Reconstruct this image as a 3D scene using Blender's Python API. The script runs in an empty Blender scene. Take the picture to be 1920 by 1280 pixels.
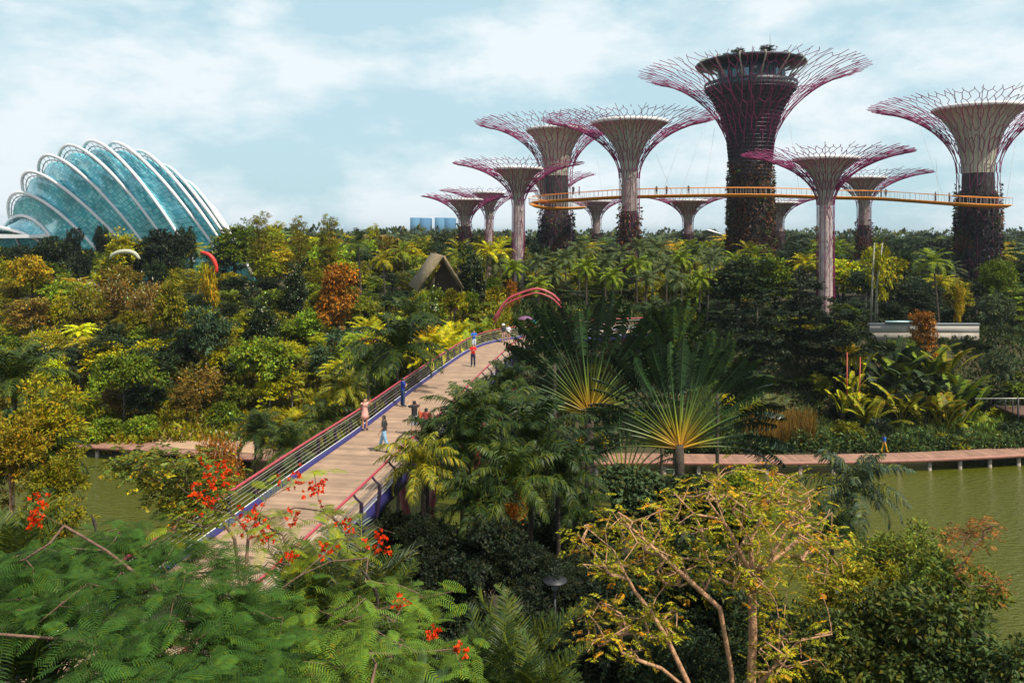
import bpy, bmesh, math, random
import numpy as np
from mathutils import Vector, Matrix
SC = bpy.context.scene
COL = SC.collection
R = math.radians
rng = np.random.default_rng(7)
random.seed(7)
# ------------------------------------------------------------ camera
CZ = 22.0; F = 1500.0
cam = bpy.data.cameras.new("camera"); camo = bpy.data.objects.new("camera", cam); COL.objects.link(camo)
camo.location = (0, 0, CZ); camo.rotation_euler = (R(90), 0, 0)
cam.sensor_width = 36; cam.lens = 36*F/1920; cam.shift_y = -(640-435)/1920
cam.clip_start = 0.1; cam.clip_end = 20000
SC.camera = camo
# ------------------------------------------------------------ light
SUN_EL, SUN_AZ = R(57), R(130)         # azimuth measured clockwise from +Y (view direction)
sl = bpy.data.lights.new("sun", 'SUN'); sl.energy = 5.0; sl.angle = R(0.53); sl.color = (1, .93, .80)
so = bpy.data.objects.new("sun", sl); COL.objects.link(so)
sd = Vector((math.sin(SUN_AZ)*math.cos(SUN_EL), math.cos(SUN_AZ)*math.cos(SUN_EL), math.sin(SUN_EL)))
so.rotation_euler = (-sd).to_track_quat('-Z', 'Y').to_euler(); so.location = (0, 0, 80)
w = bpy.data.worlds.new("World"); SC.world = w; w.use_nodes = True
nt = w.node_tree; N = nt.nodes; LK = nt.links; N.clear()
out = N.new('ShaderNodeOutputWorld'); bg = N.new('ShaderNodeBackground')
sky = N.new('ShaderNodeTexSky'); sky.sky_type = 'NISHITA'; sky.sun_disc = False
sky.sun_elevation = SUN_EL; sky.sun_rotation = SUN_AZ; sky.air_density = 1.0; sky.dust_density = 2.5; sky.ozone_density = 2.0
tc = N.new('ShaderNodeTexCoord'); mp = N.new('ShaderNodeMapping'); mp.inputs['Scale'].default_value = (2.2, 2.2, 5.2)
mp.inputs['Location'].default_value = (3.1, 0.4, 1.7)
n1 = N.new('ShaderNodeTexNoise'); n1.inputs['Scale'].default_value = 2.1; n1.inputs['Detail'].default_value = 10; n1.inputs['Roughness'].default_value = .6
n1.inputs['Distortion'].default_value = .08
cr = N.new('ShaderNodeValToRGB'); cr.color_ramp.elements[0].position = .40; cr.color_ramp.elements[0].color = (.12, .12, .12, 1)
cr.color_ramp.elements[1].position = .58; cr.color_ramp.elements[1].color = (.95, .95, .95, 1)
hs = N.new('ShaderNodeMix'); hs.data_type = 'RGBA'; hs.blend_type = 'MULTIPLY'; hs.inputs[0].default_value = 1
hs.inputs[7].default_value = (1, 1, 1, 1)
mx = N.new('ShaderNodeMix'); mx.data_type = 'RGBA'; mx.inputs[7].default_value = (7.7, 8.4, 8.8, 1)
LK.new(tc.outputs['Generated'], mp.inputs[0]); LK.new(mp.outputs[0], n1.inputs[0]); LK.new(n1.outputs[0], cr.inputs[0])
LK.new(sky.outputs[0], hs.inputs[6])
pale = N.new('ShaderNodeMix'); pale.data_type = 'RGBA'; pale.inputs[0].default_value = .80; pale.inputs[7].default_value = (4.7, 7.1, 7.9, 1)   # tropical haze in the air
LK.new(hs.outputs[2], pale.inputs[6]); LK.new(pale.outputs[2], mx.inputs[6]); LK.new(cr.outputs[0], mx.inputs[0])
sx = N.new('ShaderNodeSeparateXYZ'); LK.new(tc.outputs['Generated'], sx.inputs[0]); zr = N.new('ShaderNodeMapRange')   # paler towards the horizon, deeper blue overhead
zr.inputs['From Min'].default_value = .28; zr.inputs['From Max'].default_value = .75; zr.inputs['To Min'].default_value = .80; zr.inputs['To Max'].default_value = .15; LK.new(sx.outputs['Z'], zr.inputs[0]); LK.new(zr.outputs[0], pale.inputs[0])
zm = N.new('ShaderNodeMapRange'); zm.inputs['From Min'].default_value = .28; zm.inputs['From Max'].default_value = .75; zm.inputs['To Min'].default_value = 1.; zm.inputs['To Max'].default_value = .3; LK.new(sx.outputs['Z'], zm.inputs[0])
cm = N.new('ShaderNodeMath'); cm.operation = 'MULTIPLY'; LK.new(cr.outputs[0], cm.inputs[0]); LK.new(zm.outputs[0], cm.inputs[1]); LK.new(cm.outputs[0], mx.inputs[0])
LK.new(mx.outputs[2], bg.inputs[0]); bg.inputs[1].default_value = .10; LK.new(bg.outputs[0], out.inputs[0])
SC.view_settings.view_transform = 'Standard'; SC.view_settings.look = 'None'; SC.view_settings.exposure = .2; SC.view_settings.gamma = 1
SC.cycles.max_bounces = 6; SC.cycles.diffuse_bounces = 1; SC.cycles.transmission_bounces = 4; SC.cycles.transparent_max_bounces = 6

def P(u, v, D):
    return Vector(((u-960)/F*D, D, CZ+(435-v)/F*D))
def U(x, y): return 960+F*x/y
def V(z, y): return 435-(z-CZ)*F/y

# ------------------------------------------------------------ materials
def mat(name, col, rough=.6, noise=0, nscale=3, bump=0, metal=0, bscale=None, col2=None, spec=.5):
    m = bpy.data.materials.new(name); m.use_nodes = True
    t = m.node_tree; b = t.nodes['Principled BSDF']
    b.inputs['Base Color'].default_value = (*col, 1); b.inputs['Roughness'].default_value = rough
    b.inputs['Metallic'].default_value = metal; b.inputs['Specular IOR Level'].default_value = spec
    if noise or bump or col2:
        c = t.nodes.new('ShaderNodeTexCoord'); n = t.nodes.new('ShaderNodeTexNoise')
        n.inputs['Scale'].default_value = nscale; n.inputs['Detail'].default_value = 6
        t.links.new(c.outputs['Object'], n.inputs[0])
        r = t.nodes.new('ShaderNodeValToRGB')
        c2 = col2 or tuple(x*(1-noise) for x in col); c1 = col if col2 else tuple(min(1, x*(1+noise)) for x in col)
        r.color_ramp.elements[0].position = .33; r.color_ramp.elements[1].position = .67
        r.color_ramp.elements[0].color = (*c2, 1); r.color_ramp.elements[1].color = (*c1, 1)
        t.links.new(n.outputs[0], r.inputs[0]); t.links.new(r.outputs[0], b.inputs['Base Color'])
        if bump:
            n2 = t.nodes.new('ShaderNodeTexNoise'); n2.inputs['Scale'].default_value = bscale or nscale*3; n2.inputs['Detail'].default_value = 5
            t.links.new(c.outputs['Object'], n2.inputs[0])
            bp = t.nodes.new('ShaderNodeBump'); bp.inputs['Strength'].default_value = bump; bp.inputs['Distance'].default_value = .1
            t.links.new(n2.outputs[0], bp.inputs['Height']); t.links.new(bp.outputs[0], b.inputs['Normal'])
    return m

def leafmat(name, transl=.16, rough=.5, vmin=.22, vmax=1.8, alt=(1.5, .9, .4), grad=False, spec=.14):
    """foliage: object colour times a random tone per leaf (face attribute rnd)"""
    m = bpy.data.materials.new(name); m.use_nodes = True
    t = m.node_tree; nd = t.nodes; lk = t.links; b = nd['Principled BSDF']; o = nd['Material Output']
    oi = nd.new('ShaderNodeObjectInfo'); at = nd.new('ShaderNodeAttribute'); at.attribute_name = 'rnd'
    mr = nd.new('ShaderNodeMapRange'); mr.inputs['To Min'].default_value = vmin; mr.inputs['To Max'].default_value = vmax
    lk.new(at.outputs['Fac'], mr.inputs[0])
    mul = nd.new('ShaderNodeVectorMath'); mul.operation = 'SCALE'
    lk.new(oi.outputs['Color'], mul.inputs[0]); lk.new(mr.outputs[0], mul.inputs['Scale'])
    # every so often a yellower leaf
    md = nd.new('ShaderNodeMath'); md.operation = 'FRACT'
    m7 = nd.new('ShaderNodeMath'); m7.operation = 'MULTIPLY'; m7.inputs[1].default_value = 17.3
    lk.new(at.outputs['Fac'], m7.inputs[0]); lk.new(m7.outputs[0], md.inputs[0])
    gt = nd.new('ShaderNodeMath'); gt.operation = 'GREATER_THAN'; gt.inputs[1].default_value = .78; lk.new(md.outputs[0], gt.inputs[0])
    al = nd.new('ShaderNodeVectorMath'); al.operation = 'MULTIPLY'; al.inputs[1].default_value = alt; lk.new(mul.outputs[0], al.inputs[0])
    mxx = nd.new('ShaderNodeMix'); mxx.data_type = 'RGBA'; lk.new(gt.outputs[0], mxx.inputs[0]); lk.new(mul.outputs[0], mxx.inputs[6]); lk.new(al.outputs[0], mxx.inputs[7])
    outc = mxx.outputs[2]
    if grad:   # pigment change along the leaf stalk (vertex attribute g: 0 at the base, 1 at the blade)
        ag = nd.new('ShaderNodeAttribute'); ag.attribute_name = 'g'
        rp = nd.new('ShaderNodeValToRGB'); e = rp.color_ramp.elements
        e[0].position = 0; e[0].color = (.42, .17, .01, 1); e[1].position = 1; e[1].color = (.022, .045, .014, 1)
        q = e.new(.25); q.color = (.36, .22, .015, 1); q = e.new(.55); q.color = (.13, .17, .02, 1); q = e.new(.8); q.color = (.05, .10, .03, 1)
        lk.new(ag.outputs['Fac'], rp.inputs[0])
        s2 = nd.new('ShaderNodeVectorMath'); s2.operation = 'SCALE'; lk.new(rp.outputs[0], s2.inputs[0]); lk.new(mr.outputs[0], s2.inputs['Scale'])
        s3 = nd.new('ShaderNodeVectorMath'); s3.operation = 'MULTIPLY'; lk.new(s2.outputs[0], s3.inputs[0]); lk.new(oi.outputs['Color'], s3.inputs[1]); outc = s3.outputs[0]
    lk.new(outc, b.inputs['Base Color']); b.inputs['Roughness'].default_value = rough; b.inputs['Specular IOR Level'].default_value = spec
    tr = nd.new('ShaderNodeBsdfTranslucent'); lk.new(outc, tr.inputs[0]); ms = nd.new('ShaderNodeMixShader'); ms.inputs[0].default_value = transl
    lk.new(b.outputs[0], ms.inputs[1]); lk.new(tr.outputs[0], ms.inputs[2]); lk.new(ms.outputs[0], o.inputs[0])
    return m

M = {}
M['leaf'] = leafmat('leaf'); M['palmleaf'] = leafmat('palm_leaf', .14, .45, .25, 2.2, (2.0, 1.4, .4), spec=.14)
M['feather'] = leafmat('feather_leaf', .15, .6, .25, 1.7, (1.5, 1.05, .5), spec=.08)
M['stalk'] = leafmat('stalk_leaf', .12, .32, .4, 1.6, grad=True, spec=.45)
M['flower'] = leafmat('flower', .3, .5, .7, 1.25, (1.0, 1.7, .9), spec=.2)
M['bark'] = mat('bark', (.060, .044, .030), .9, .4, 4, .6); M['barkgrey'] = mat('bark_grey', (.20, .18, .15), .9, .35, 5, .6)
M['barkpale'] = mat('bark_pale', (.42, .22, .11), .75, .35, 7, .5); M['barkwhite'] = mat('bark_white', (.26, .25, .19), .8, .3, 5, .3)
M['barkflame'] = mat('bark_flame', (.17, .095, .06), .85, .35, 8, .5)
M['soil'] = mat('soil', (.035, .042, .012), .95, .5, .3, .5, col2=(.07, .05, .02))
M['magenta'] = mat('magenta_steel', (.24, .018, .10), .45, spec=.4)
M['concrete'] = mat('bowl_concrete', (.42, .38, .29), .8, .15, 1.2, .2)
M['membrane'] = mat('bowl_membrane', (.72, .70, .66), .7, .08, 1)
M['trunkcore'] = mat('trunk_core', (.26, .20, .18), .8, .3, 1.5, .2)
M['darksteel'] = mat('dark_steel', (.02, .022, .028), .45, metal=.3)
M['skyglass'] = mat('restaurant_glass', (.02, .05, .07), .12, metal=.2, spec=.8)
M['teal'] = mat('teal_paint', (.03, .22, .25), .5)
M['orange'] = mat('orange_steel', (.78, .26, .01), .5); M['orangedark'] = mat('orange_underside', (.30, .11, .02), .6)
M['wirerail'] = mat('thin_rail_steel', (.42, .40, .36), .5)
M['whitesteel'] = mat('white_rib', (.80, .77, .76), .45, .04, .6)
M['greysteel'] = mat('grey_strut', (.22, .24, .26), .5)
M['pinkrail'] = mat('pink_rail', (.38, .05, .065), .4, .12, 2); M['bluecurb'] = mat('blue_curb', (.030, .026, .13), .45, .15, 2)
M['post'] = mat('purple_post', (.026, .012, .034), .45); M['cable'] = mat('steel_cable', (.6, .55, .45), .4, metal=.4)
M['maroon'] = mat('maroon_girder', (.16, .02, .02), .55)
M['thatch'] = mat('thatch', (.20, .15, .085), .95, .35, 2.5, .9, bscale=8); M['darkwood'] = mat('dark_wood', (.045, .025, .013), .8, .3, 3)
M['wall'] = mat('pale_wall', (.40, .37, .33), .85, .12, .5, .1); M['pile'] = mat('piling', (.34, .28, .22), .85, .2, 3)
M['white'] = mat('white_paint', (.78, .77, .74), .6); M['farglass'] = mat('tower_glass', (.16, .30, .42), .3, .15, .02)
M['black'] = mat('black_metal', (.015, .015, .018), .5)
M['redarc'] = mat('red_arc', (.62, .03, .015), .5); M['greyarc'] = mat('grey_arc', (.42, .42, .30), .7)

def plankmat(name, col, axis='Y', pitch=.14, dark=.55):
    m = mat(name, col, .75, .16, 1.3)
    t = m.node_tree; nd = t.nodes; b = nd['Principled BSDF']
    src = b.inputs['Base Color'].links[0].from_socket
    g = nd.new('ShaderNodeUVMap'); g.uv_map = 'uv'; sp = nd.new('ShaderNodeSeparateXYZ'); t.links.new(g.outputs[0], sp.inputs[0])
    dv = nd.new('ShaderNodeMath'); dv.operation = 'DIVIDE'; dv.inputs[1].default_value = pitch; t.links.new(sp.outputs['Y'], dv.inputs[0])
    fl = nd.new('ShaderNodeMath'); fl.operation = 'FLOOR'; t.links.new(dv.outputs[0], fl.inputs[0])
    wn = nd.new('ShaderNodeTexWhiteNoise'); wn.noise_dimensions = '1D'; t.links.new(fl.outputs[0], wn.inputs['W'])
    mr = nd.new('ShaderNodeMapRange'); mr.inputs['To Min'].default_value = .78; mr.inputs['To Max'].default_value = 1.15; t.links.new(wn.outputs[0], mr.inputs[0])
    fr = nd.new('ShaderNodeMath'); fr.operation = 'FRACT'; t.links.new(dv.outputs[0], fr.inputs[0])
    lt = nd.new('ShaderNodeMath'); lt.operation = 'GREATER_THAN'; lt.inputs[1].default_value = .1; t.links.new(fr.outputs[0], lt.inputs[0])
    m2 = nd.new('ShaderNodeMapRange'); m2.inputs['To Min'].default_value = dark; m2.inputs['To Max'].default_value = 1; t.links.new(lt.outputs[0], m2.inputs[0])
    mm = nd.new('ShaderNodeMath'); mm.operation = 'MULTIPLY'; t.links.new(mr.outputs[0], mm.inputs[0]); t.links.new(m2.outputs[0], mm.inputs[1])
    sc = nd.new('ShaderNodeVectorMath'); sc.operation = 'SCALE'; t.links.new(src, sc.inputs[0]); t.links.new(mm.outputs[0], sc.inputs['Scale'])
    t.links.new(sc.outputs[0], b.inputs['Base Color'])
    return m
M['deck'] = plankmat('timber_deck', (.34, .22, .14), pitch=.15, dark=.62); M['boards'] = plankmat('boardwalk_boards', (.30, .16, .105), pitch=.30)
M['plaza'] = mat('plaza_paving', (.40, .25, .15), .85, .12, 1)

def water():
    m = bpy.data.materials.new('pond_water'); m.use_nodes = True; t = m.node_tree; nd = t.nodes; b = nd['Principled BSDF']
    b.inputs['Base Color'].default_value = (.072, .078, .004, 1); b.inputs['Roughness'].default_value = .04; b.inputs['IOR'].default_value = 1.33
    b.inputs['Specular IOR Level'].default_value = .6
    c = nd.new('ShaderNodeTexCoord'); mpp = nd.new('ShaderNodeMapping'); mpp.inputs['Scale'].default_value = (1, 2.6, 1); mpp.inputs['Rotation'].default_value = (0, 0, R(-12))
    t.links.new(c.outputs['Object'], mpp.inputs[0])
    n = nd.new('ShaderNodeTexNoise'); n.inputs['Scale'].default_value = 1.5; n.inputs['Detail'].default_value = 4; n.inputs['Distortion'].default_value = .6
    t.links.new(mpp.outputs[0], n.inputs[0]); bp = nd.new('ShaderNodeBump'); bp.inputs['Strength'].default_value = .8; bp.inputs['Distance'].default_value = .34
    t.links.new(n.outputs[0], bp.inputs['Height']); t.links.new(bp.outputs[0], b.inputs['Normal'])
    return m
M['water'] = water()

def domeglass():
    m = bpy.data.materials.new('dome_glass'); m.use_nodes = True; t = m.node_tree; nd = t.nodes; b = nd['Principled BSDF']
    g = nd.new('ShaderNodeUVMap'); g.uv_map = 'uv'
    br = nd.new('ShaderNodeTexBrick'); br.offset = 0; br.inputs['Scale'].default_value = 1; br.inputs['Brick Width'].default_value = 1; br.inputs['Row Height'].default_value = 1
    br.inputs['Mortar Size'].default_value = .06; br.inputs['Color1'].default_value = (.04, .46, .56, 1); br.inputs['Color2'].default_value = (.30, .78, .84, 1)
    br.inputs['Mortar'].default_value = (.04, .24, .28, 1); br.inputs['Bias'].default_value = -.1
    t.links.new(g.outputs[0], br.inputs[0])
    n = nd.new('ShaderNodeTexNoise'); n.inputs['Scale'].default_value = .16; n.inputs['Detail'].default_value = 3; t.links.new(g.outputs[0], n.inputs[0])
    mr = nd.new('ShaderNodeMapRange'); mr.inputs['From Min'].default_value = .35; mr.inputs['From Max'].default_value = .65; mr.inputs['To Min'].default_value = .7; mr.inputs['To Max'].default_value = 1.25
    t.links.new(n.outputs[0], mr.inputs[0]); sc = nd.new('ShaderNodeVectorMath'); sc.operation = 'SCALE'
    t.links.new(br.outputs[0], sc.inputs[0]); t.links.new(mr.outputs[0], sc.inputs['Scale']); t.links.new(sc.outputs[0], b.inputs['Base Color'])
    b.inputs['Roughness'].default_value = .10; b.inputs['Metallic'].default_value = .15; b.inputs['Specular IOR Level'].default_value = .6
    return m
M['domeglass'] = domeglass()

# ------------------------------------------------------------ geometry collector
class G:
    def __init__(s): s.v = []; s.q = []; s.t = []; s.n = 0; s.qr = []; s.tr = []; s.g = []
    def add(s, verts, quads=None, tris=None, rnd=None, g=None):
        verts = np.asarray(verts, float).reshape(-1, 3); s.v.append(verts)
        s.g.append(np.zeros(len(verts)) if g is None else np.broadcast_to(np.asarray(g, float), (len(verts),)))
        if quads is not None and len(quads):
            q = np.asarray(quads, int).reshape(-1, 4); s.q.append(q+s.n)
            s.qr.append(np.full(len(q), .5) if rnd is None else np.broadcast_to(rnd, (len(q),)))
        if tris is not None and len(tris):
            q = np.asarray(tris, int).reshape(-1, 3); s.t.append(q+s.n)
            s.tr.append(np.full(len(q), .5) if rnd is None else np.broadcast_to(rnd, (len(q),)))
        s.n += len(verts)
    def mesh(s, name, material, smooth=False, uv=None):
        v = np.concatenate(s.v); q = np.concatenate(s.q) if s.q else np.zeros((0, 4), int); t = np.concatenate(s.t) if s.t else np.zeros((0, 3), int)
        me = bpy.data.meshes.new(name)
        me.vertices.add(len(v)); me.vertices.foreach_set('co', v.ravel())
        nl = len(q)*4+len(t)*3; me.loops.add(nl); me.polygons.add(len(q)+len(t))
        me.loops.foreach_set('vertex_index', np.concatenate([q.ravel(), t.ravel()]))
        st = np.concatenate([np.arange(len(q))*4, len(q)*4+np.arange(len(t))*3]); me.polygons.foreach_set('loop_start', st)
        rr = np.concatenate([np.concatenate(s.qr) if s.qr else np.zeros(0), np.concatenate(s.tr) if s.tr else np.zeros(0)])
        a = me.attributes.new('rnd', 'FLOAT', 'FACE'); a.data.foreach_set('value', rr.astype(np.float32))
        gg = np.concatenate(s.g)
        if gg.any():
            a = me.attributes.new('g', 'FLOAT', 'POINT'); a.data.foreach_set('value', gg.astype(np.float32))
        me.materials.append(material)
        if smooth: me.polygons.foreach_set('use_smooth', np.ones(len(me.polygons), bool))
        me.update(calc_edges=True); me.validate()
        return me
    def obj(s, name, material, parent=None, smooth=False):
        return mkobj(name, s.mesh(name, material, smooth), parent)
    # shapes
    def tube(s, pts, rad, n=6, cap=True, closed=False, g=None, rnd=None):
        pts = np.asarray([tuple(p) for p in pts], float); m = len(pts)
        rad = np.broadcast_to(np.asarray(rad, float), (m,))
        tg = np.gradient(pts, axis=0); tg /= np.linalg.norm(tg, axis=1)[:, None]+1e-9
        up = np.array([0, 0, 1.]) if abs(tg[0][2]) < .9 else np.array([1., 0, 0])
        vs = []; a = np.linspace(0, 2*np.pi, n, endpoint=False)
        x = np.cross(up, tg[0]); x /= np.linalg.norm(x)
        for i in range(m):
            x = x-tg[i]*np.dot(x, tg[i]); x /= np.linalg.norm(x)+1e-9; y = np.cross(tg[i], x)
            vs.append(pts[i]+rad[i]*(np.cos(a)[:, None]*x+np.sin(a)[:, None]*y))
        i, j = np.meshgrid(np.arange(m-1), np.arange(n), indexing='ij'); j2 = (j+1) % n
        q = np.stack([i*n+j, i*n+j2, (i+1)*n+j2, (i+1)*n+j], -1).reshape(-1, 4)
        tr = []
        if cap:
            for k in range(1, n-1): tr += [(0, k+1, k), ((m-1)*n, (m-1)*n+k, (m-1)*n+k+1)]
        gg = None if g is None else np.repeat(g, n)
        s.add(np.concatenate(vs), q, tr, rnd=rnd, g=gg)
    def segs(s, A, B, ra, rb, n=5, rnd=None):
        """many frusta at once"""
        A = np.asarray(A, float); B = np.asarray(B, float); m = len(A); d = B-A; L = np.linalg.norm(d, axis=1)+1e-9; t = d/L[:, None]
        up = np.where(np.abs(t[:, 2:3]) < .9, np.array([[0, 0, 1.]]), np.array([[1., 0, 0]])); x = np.cross(up, t); x /= np.linalg.norm(x, axis=1)[:, None]; y = np.cross(t, x)
        a = np.linspace(0, 2*np.pi, n, endpoint=False); ring = np.cos(a)[None, :, None]*x[:, None]+np.sin(a)[None, :, None]*y[:, None]
        ra = np.broadcast_to(ra, (m,)); rb = np.broadcast_to(rb, (m,))
        v = np.concatenate([A[:, None]+ring*ra[:, None, None], B[:, None]+ring*rb[:, None, None]], 1)
        j = np.arange(n); j2 = (j+1) % n; q = np.stack([j, j2, n+j2, n+j], -1)
        s.add(v.reshape(-1, 3), (q[None]+(np.arange(m)*2*n)[:, None, None]).reshape(-1, 4), rnd=None if rnd is None else np.repeat(rnd, n))
    def box(s, c, d, rz=0, tilt=None):
        c = np.array(tuple(c), float); d = np.array(d, float)/2
        v = np.array([(x, y, z) for z in (-1, 1) for y in (-1, 1) for x in (-1, 1)], float)*d
        if tilt is not None: v = v@np.array(tilt).T
        if rz: v = v@np.array([[math.cos(rz), math.sin(rz), 0], [-math.sin(rz), math.cos(rz), 0], [0, 0, 1]])
        s.add(v+c, [(0, 2, 3, 1), (4, 5, 7, 6), (0, 1, 5, 4), (2, 6, 7, 3), (0, 4, 6, 2), (1, 3, 7, 5)])
    def lathe(s, prof, c=(0, 0, 0), n=32, a0=0, a1=2*math.pi):
        full = abs(a1-a0-2*math.pi) < 1e-6
        a = np.linspace(a0, a1, n, endpoint=not full); pr = np.asarray(prof, float); m = len(pr)
        v = np.stack([pr[:, 0:1]*np.cos(a)+c[0], pr[:, 0:1]*np.sin(a)+c[1], np.broadcast_to(pr[:, 1:2]+c[2], (m, len(a)))], -1).reshape(-1, 3)
        k = len(a); i, j = np.meshgrid(np.arange(m-1), np.arange(k if full else k-1), indexing='ij'); j2 = (j+1) % k
        s.add(v, np.stack([i*k+j, i*k+j2, (i+1)*k+j2, (i+1)*k+j], -1).reshape(-1, 4))
    def strip(s, rows, close=False):
        """rows: list of equal length cross sections -> lofted quads"""
        rows = np.asarray([[tuple(p) for p in r] for r in rows], float); m, k = rows.shape[:2]
        kk = k if close else k-1
        i, j = np.meshgrid(np.arange(m-1), np.arange(kk), indexing='ij'); j2 = (j+1) % k
        s.add(rows.reshape(-1, 3), np.stack([i*k+j, i*k+j2, (i+1)*k+j2, (i+1)*k+j], -1).reshape(-1, 4))
    def leaves(s, C, Dv, Nv, L, W, fold=.15, rnd=None, g=None):
        """pointed folded leaves: C base, Dv direction, Nv rough normal"""
        Dv = Dv/(np.linalg.norm(Dv, axis=1)[:, None]+1e-9); sd = np.cross(Nv, Dv); sd /= np.linalg.norm(sd, axis=1)[:, None]+1e-9; nn = np.cross(Dv, sd)
        L = np.broadcast_to(L, (len(C),))[:, None]; W = np.broadcast_to(W, (len(C),))[:, None]
        mid = C+Dv*L*.45+nn*W*fold
        v = np.stack([C, mid+sd*W*.5, C+Dv*L-nn*L*.08, mid-sd*W*.5], 1).reshape(-1, 3)
        q = np.arange(len(C)*4).reshape(-1, 4)
        if rnd is None: rnd = rng.random(len(C))
        s.add(v, q, rnd=rnd, g=None if g is None else np.repeat(g, 4))

def mkobj(name, data, parent=None):
    o = bpy.data.objects.new(name, data); COL.objects.link(o)
    if parent is not None: o.parent = parent
    return o
def tag(o, label, cat, group=None):
    o['label'] = label; o['category'] = cat
    if group: o['group'] = group
    return o
def thing(name, label, cat, loc=(0, 0, 0), group=None):
    o = mkobj(name, None); o.location = loc; o.empty_display_size = .5
    return tag(o, label, cat, group)
def struct(o, kind='structure', label=None):
    o['kind'] = kind
    if label: o['label'] = label
    return o
def under(o, root):          # geometry was made in world space: parent it keeping place
    o.parent = root; o.matrix_parent_inverse = Matrix.Translation(root.location).inverted(); return o
def smooth(a, b, x):
    t = np.clip((np.asarray(x, float)-a)/(b-a), 0, 1); return t*t*(3-2*t)

# ------------------------------------------------------------ terrain
def h(x, y):
    x = np.asarray(x, float); y = np.asarray(y, float)
    near = 46-6*smooth(5, 30, x)+7*smooth(0, -25, x)+1.5*np.sin(x*.25)
    bank = 76.2+2.2*smooth(0, -20, x)+.5*np.sin(x*.17)
    zn = 2.6*smooth(near, near-6, y)-1.5*smooth(near-1, near+1.5, y)
    hl = 1.0+8*smooth(82, 135, y); hr = 1.0+7.2*smooth(84, 104, y)
    hc = 1.0+10.6*smooth(77, 86, y)-3.5*smooth(110, 150, y)
    wc = smooth(-9, -1, x)*(1-smooth(14, 26, x)); side = smooth(-4, 8, x)
    zf = (hl*(1-side)+hr*side)*(1-wc)+hc*wc
    far = -1.5+(zf+1.5)*smooth(bank-1.5, bank+1.0, y)
    return np.where(y < 62, zn, far)+.25*np.sin(x*.31+y*.13)*smooth(90, 120, y)
def H(x, y): return float(h(x, y))
xs = np.unique(np.concatenate([np.arange(-70, 80, 1.5), np.linspace(-300, 300, 61), np.linspace(-2500, 2500, 41)]))
ys = np.unique(np.concatenate([np.arange(-20, 150, 1.5), np.linspace(150, 400, 40), np.linspace(400, 1400, 20)]))
X, Y = np.meshgrid(xs, ys); Z = h(X, Y); k = len(xs)
i, j = np.meshgrid(np.arange(len(ys)-1), np.arange(k-1), indexing='ij')
g = G(); g.add(np.stack([X, Y, Z], -1).reshape(-1, 3), np.stack([i*k+j, i*k+j+1, (i+1)*k+j+1, (i+1)*k+j], -1).reshape(-1, 4))
struct(g.obj('ground', M['soil'], smooth=True))
g = G(); g.add([(-180, 30, 0), (180, 30, 0), (180, 84, 0), (-180, 84, 0)], [(0, 1, 2, 3)]); struct(g.obj('water', M['water']))
sea = mat('sea', (.09, .17, .22), .3, .1, .01)
g = G(); g.add([(-9000, 1380, -1), (9000, 1380, -1), (9000, 15000, -1), (-9000, 15000, -1)], [(0, 1, 2, 3)]); struct(g.obj('sea', sea))

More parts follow.
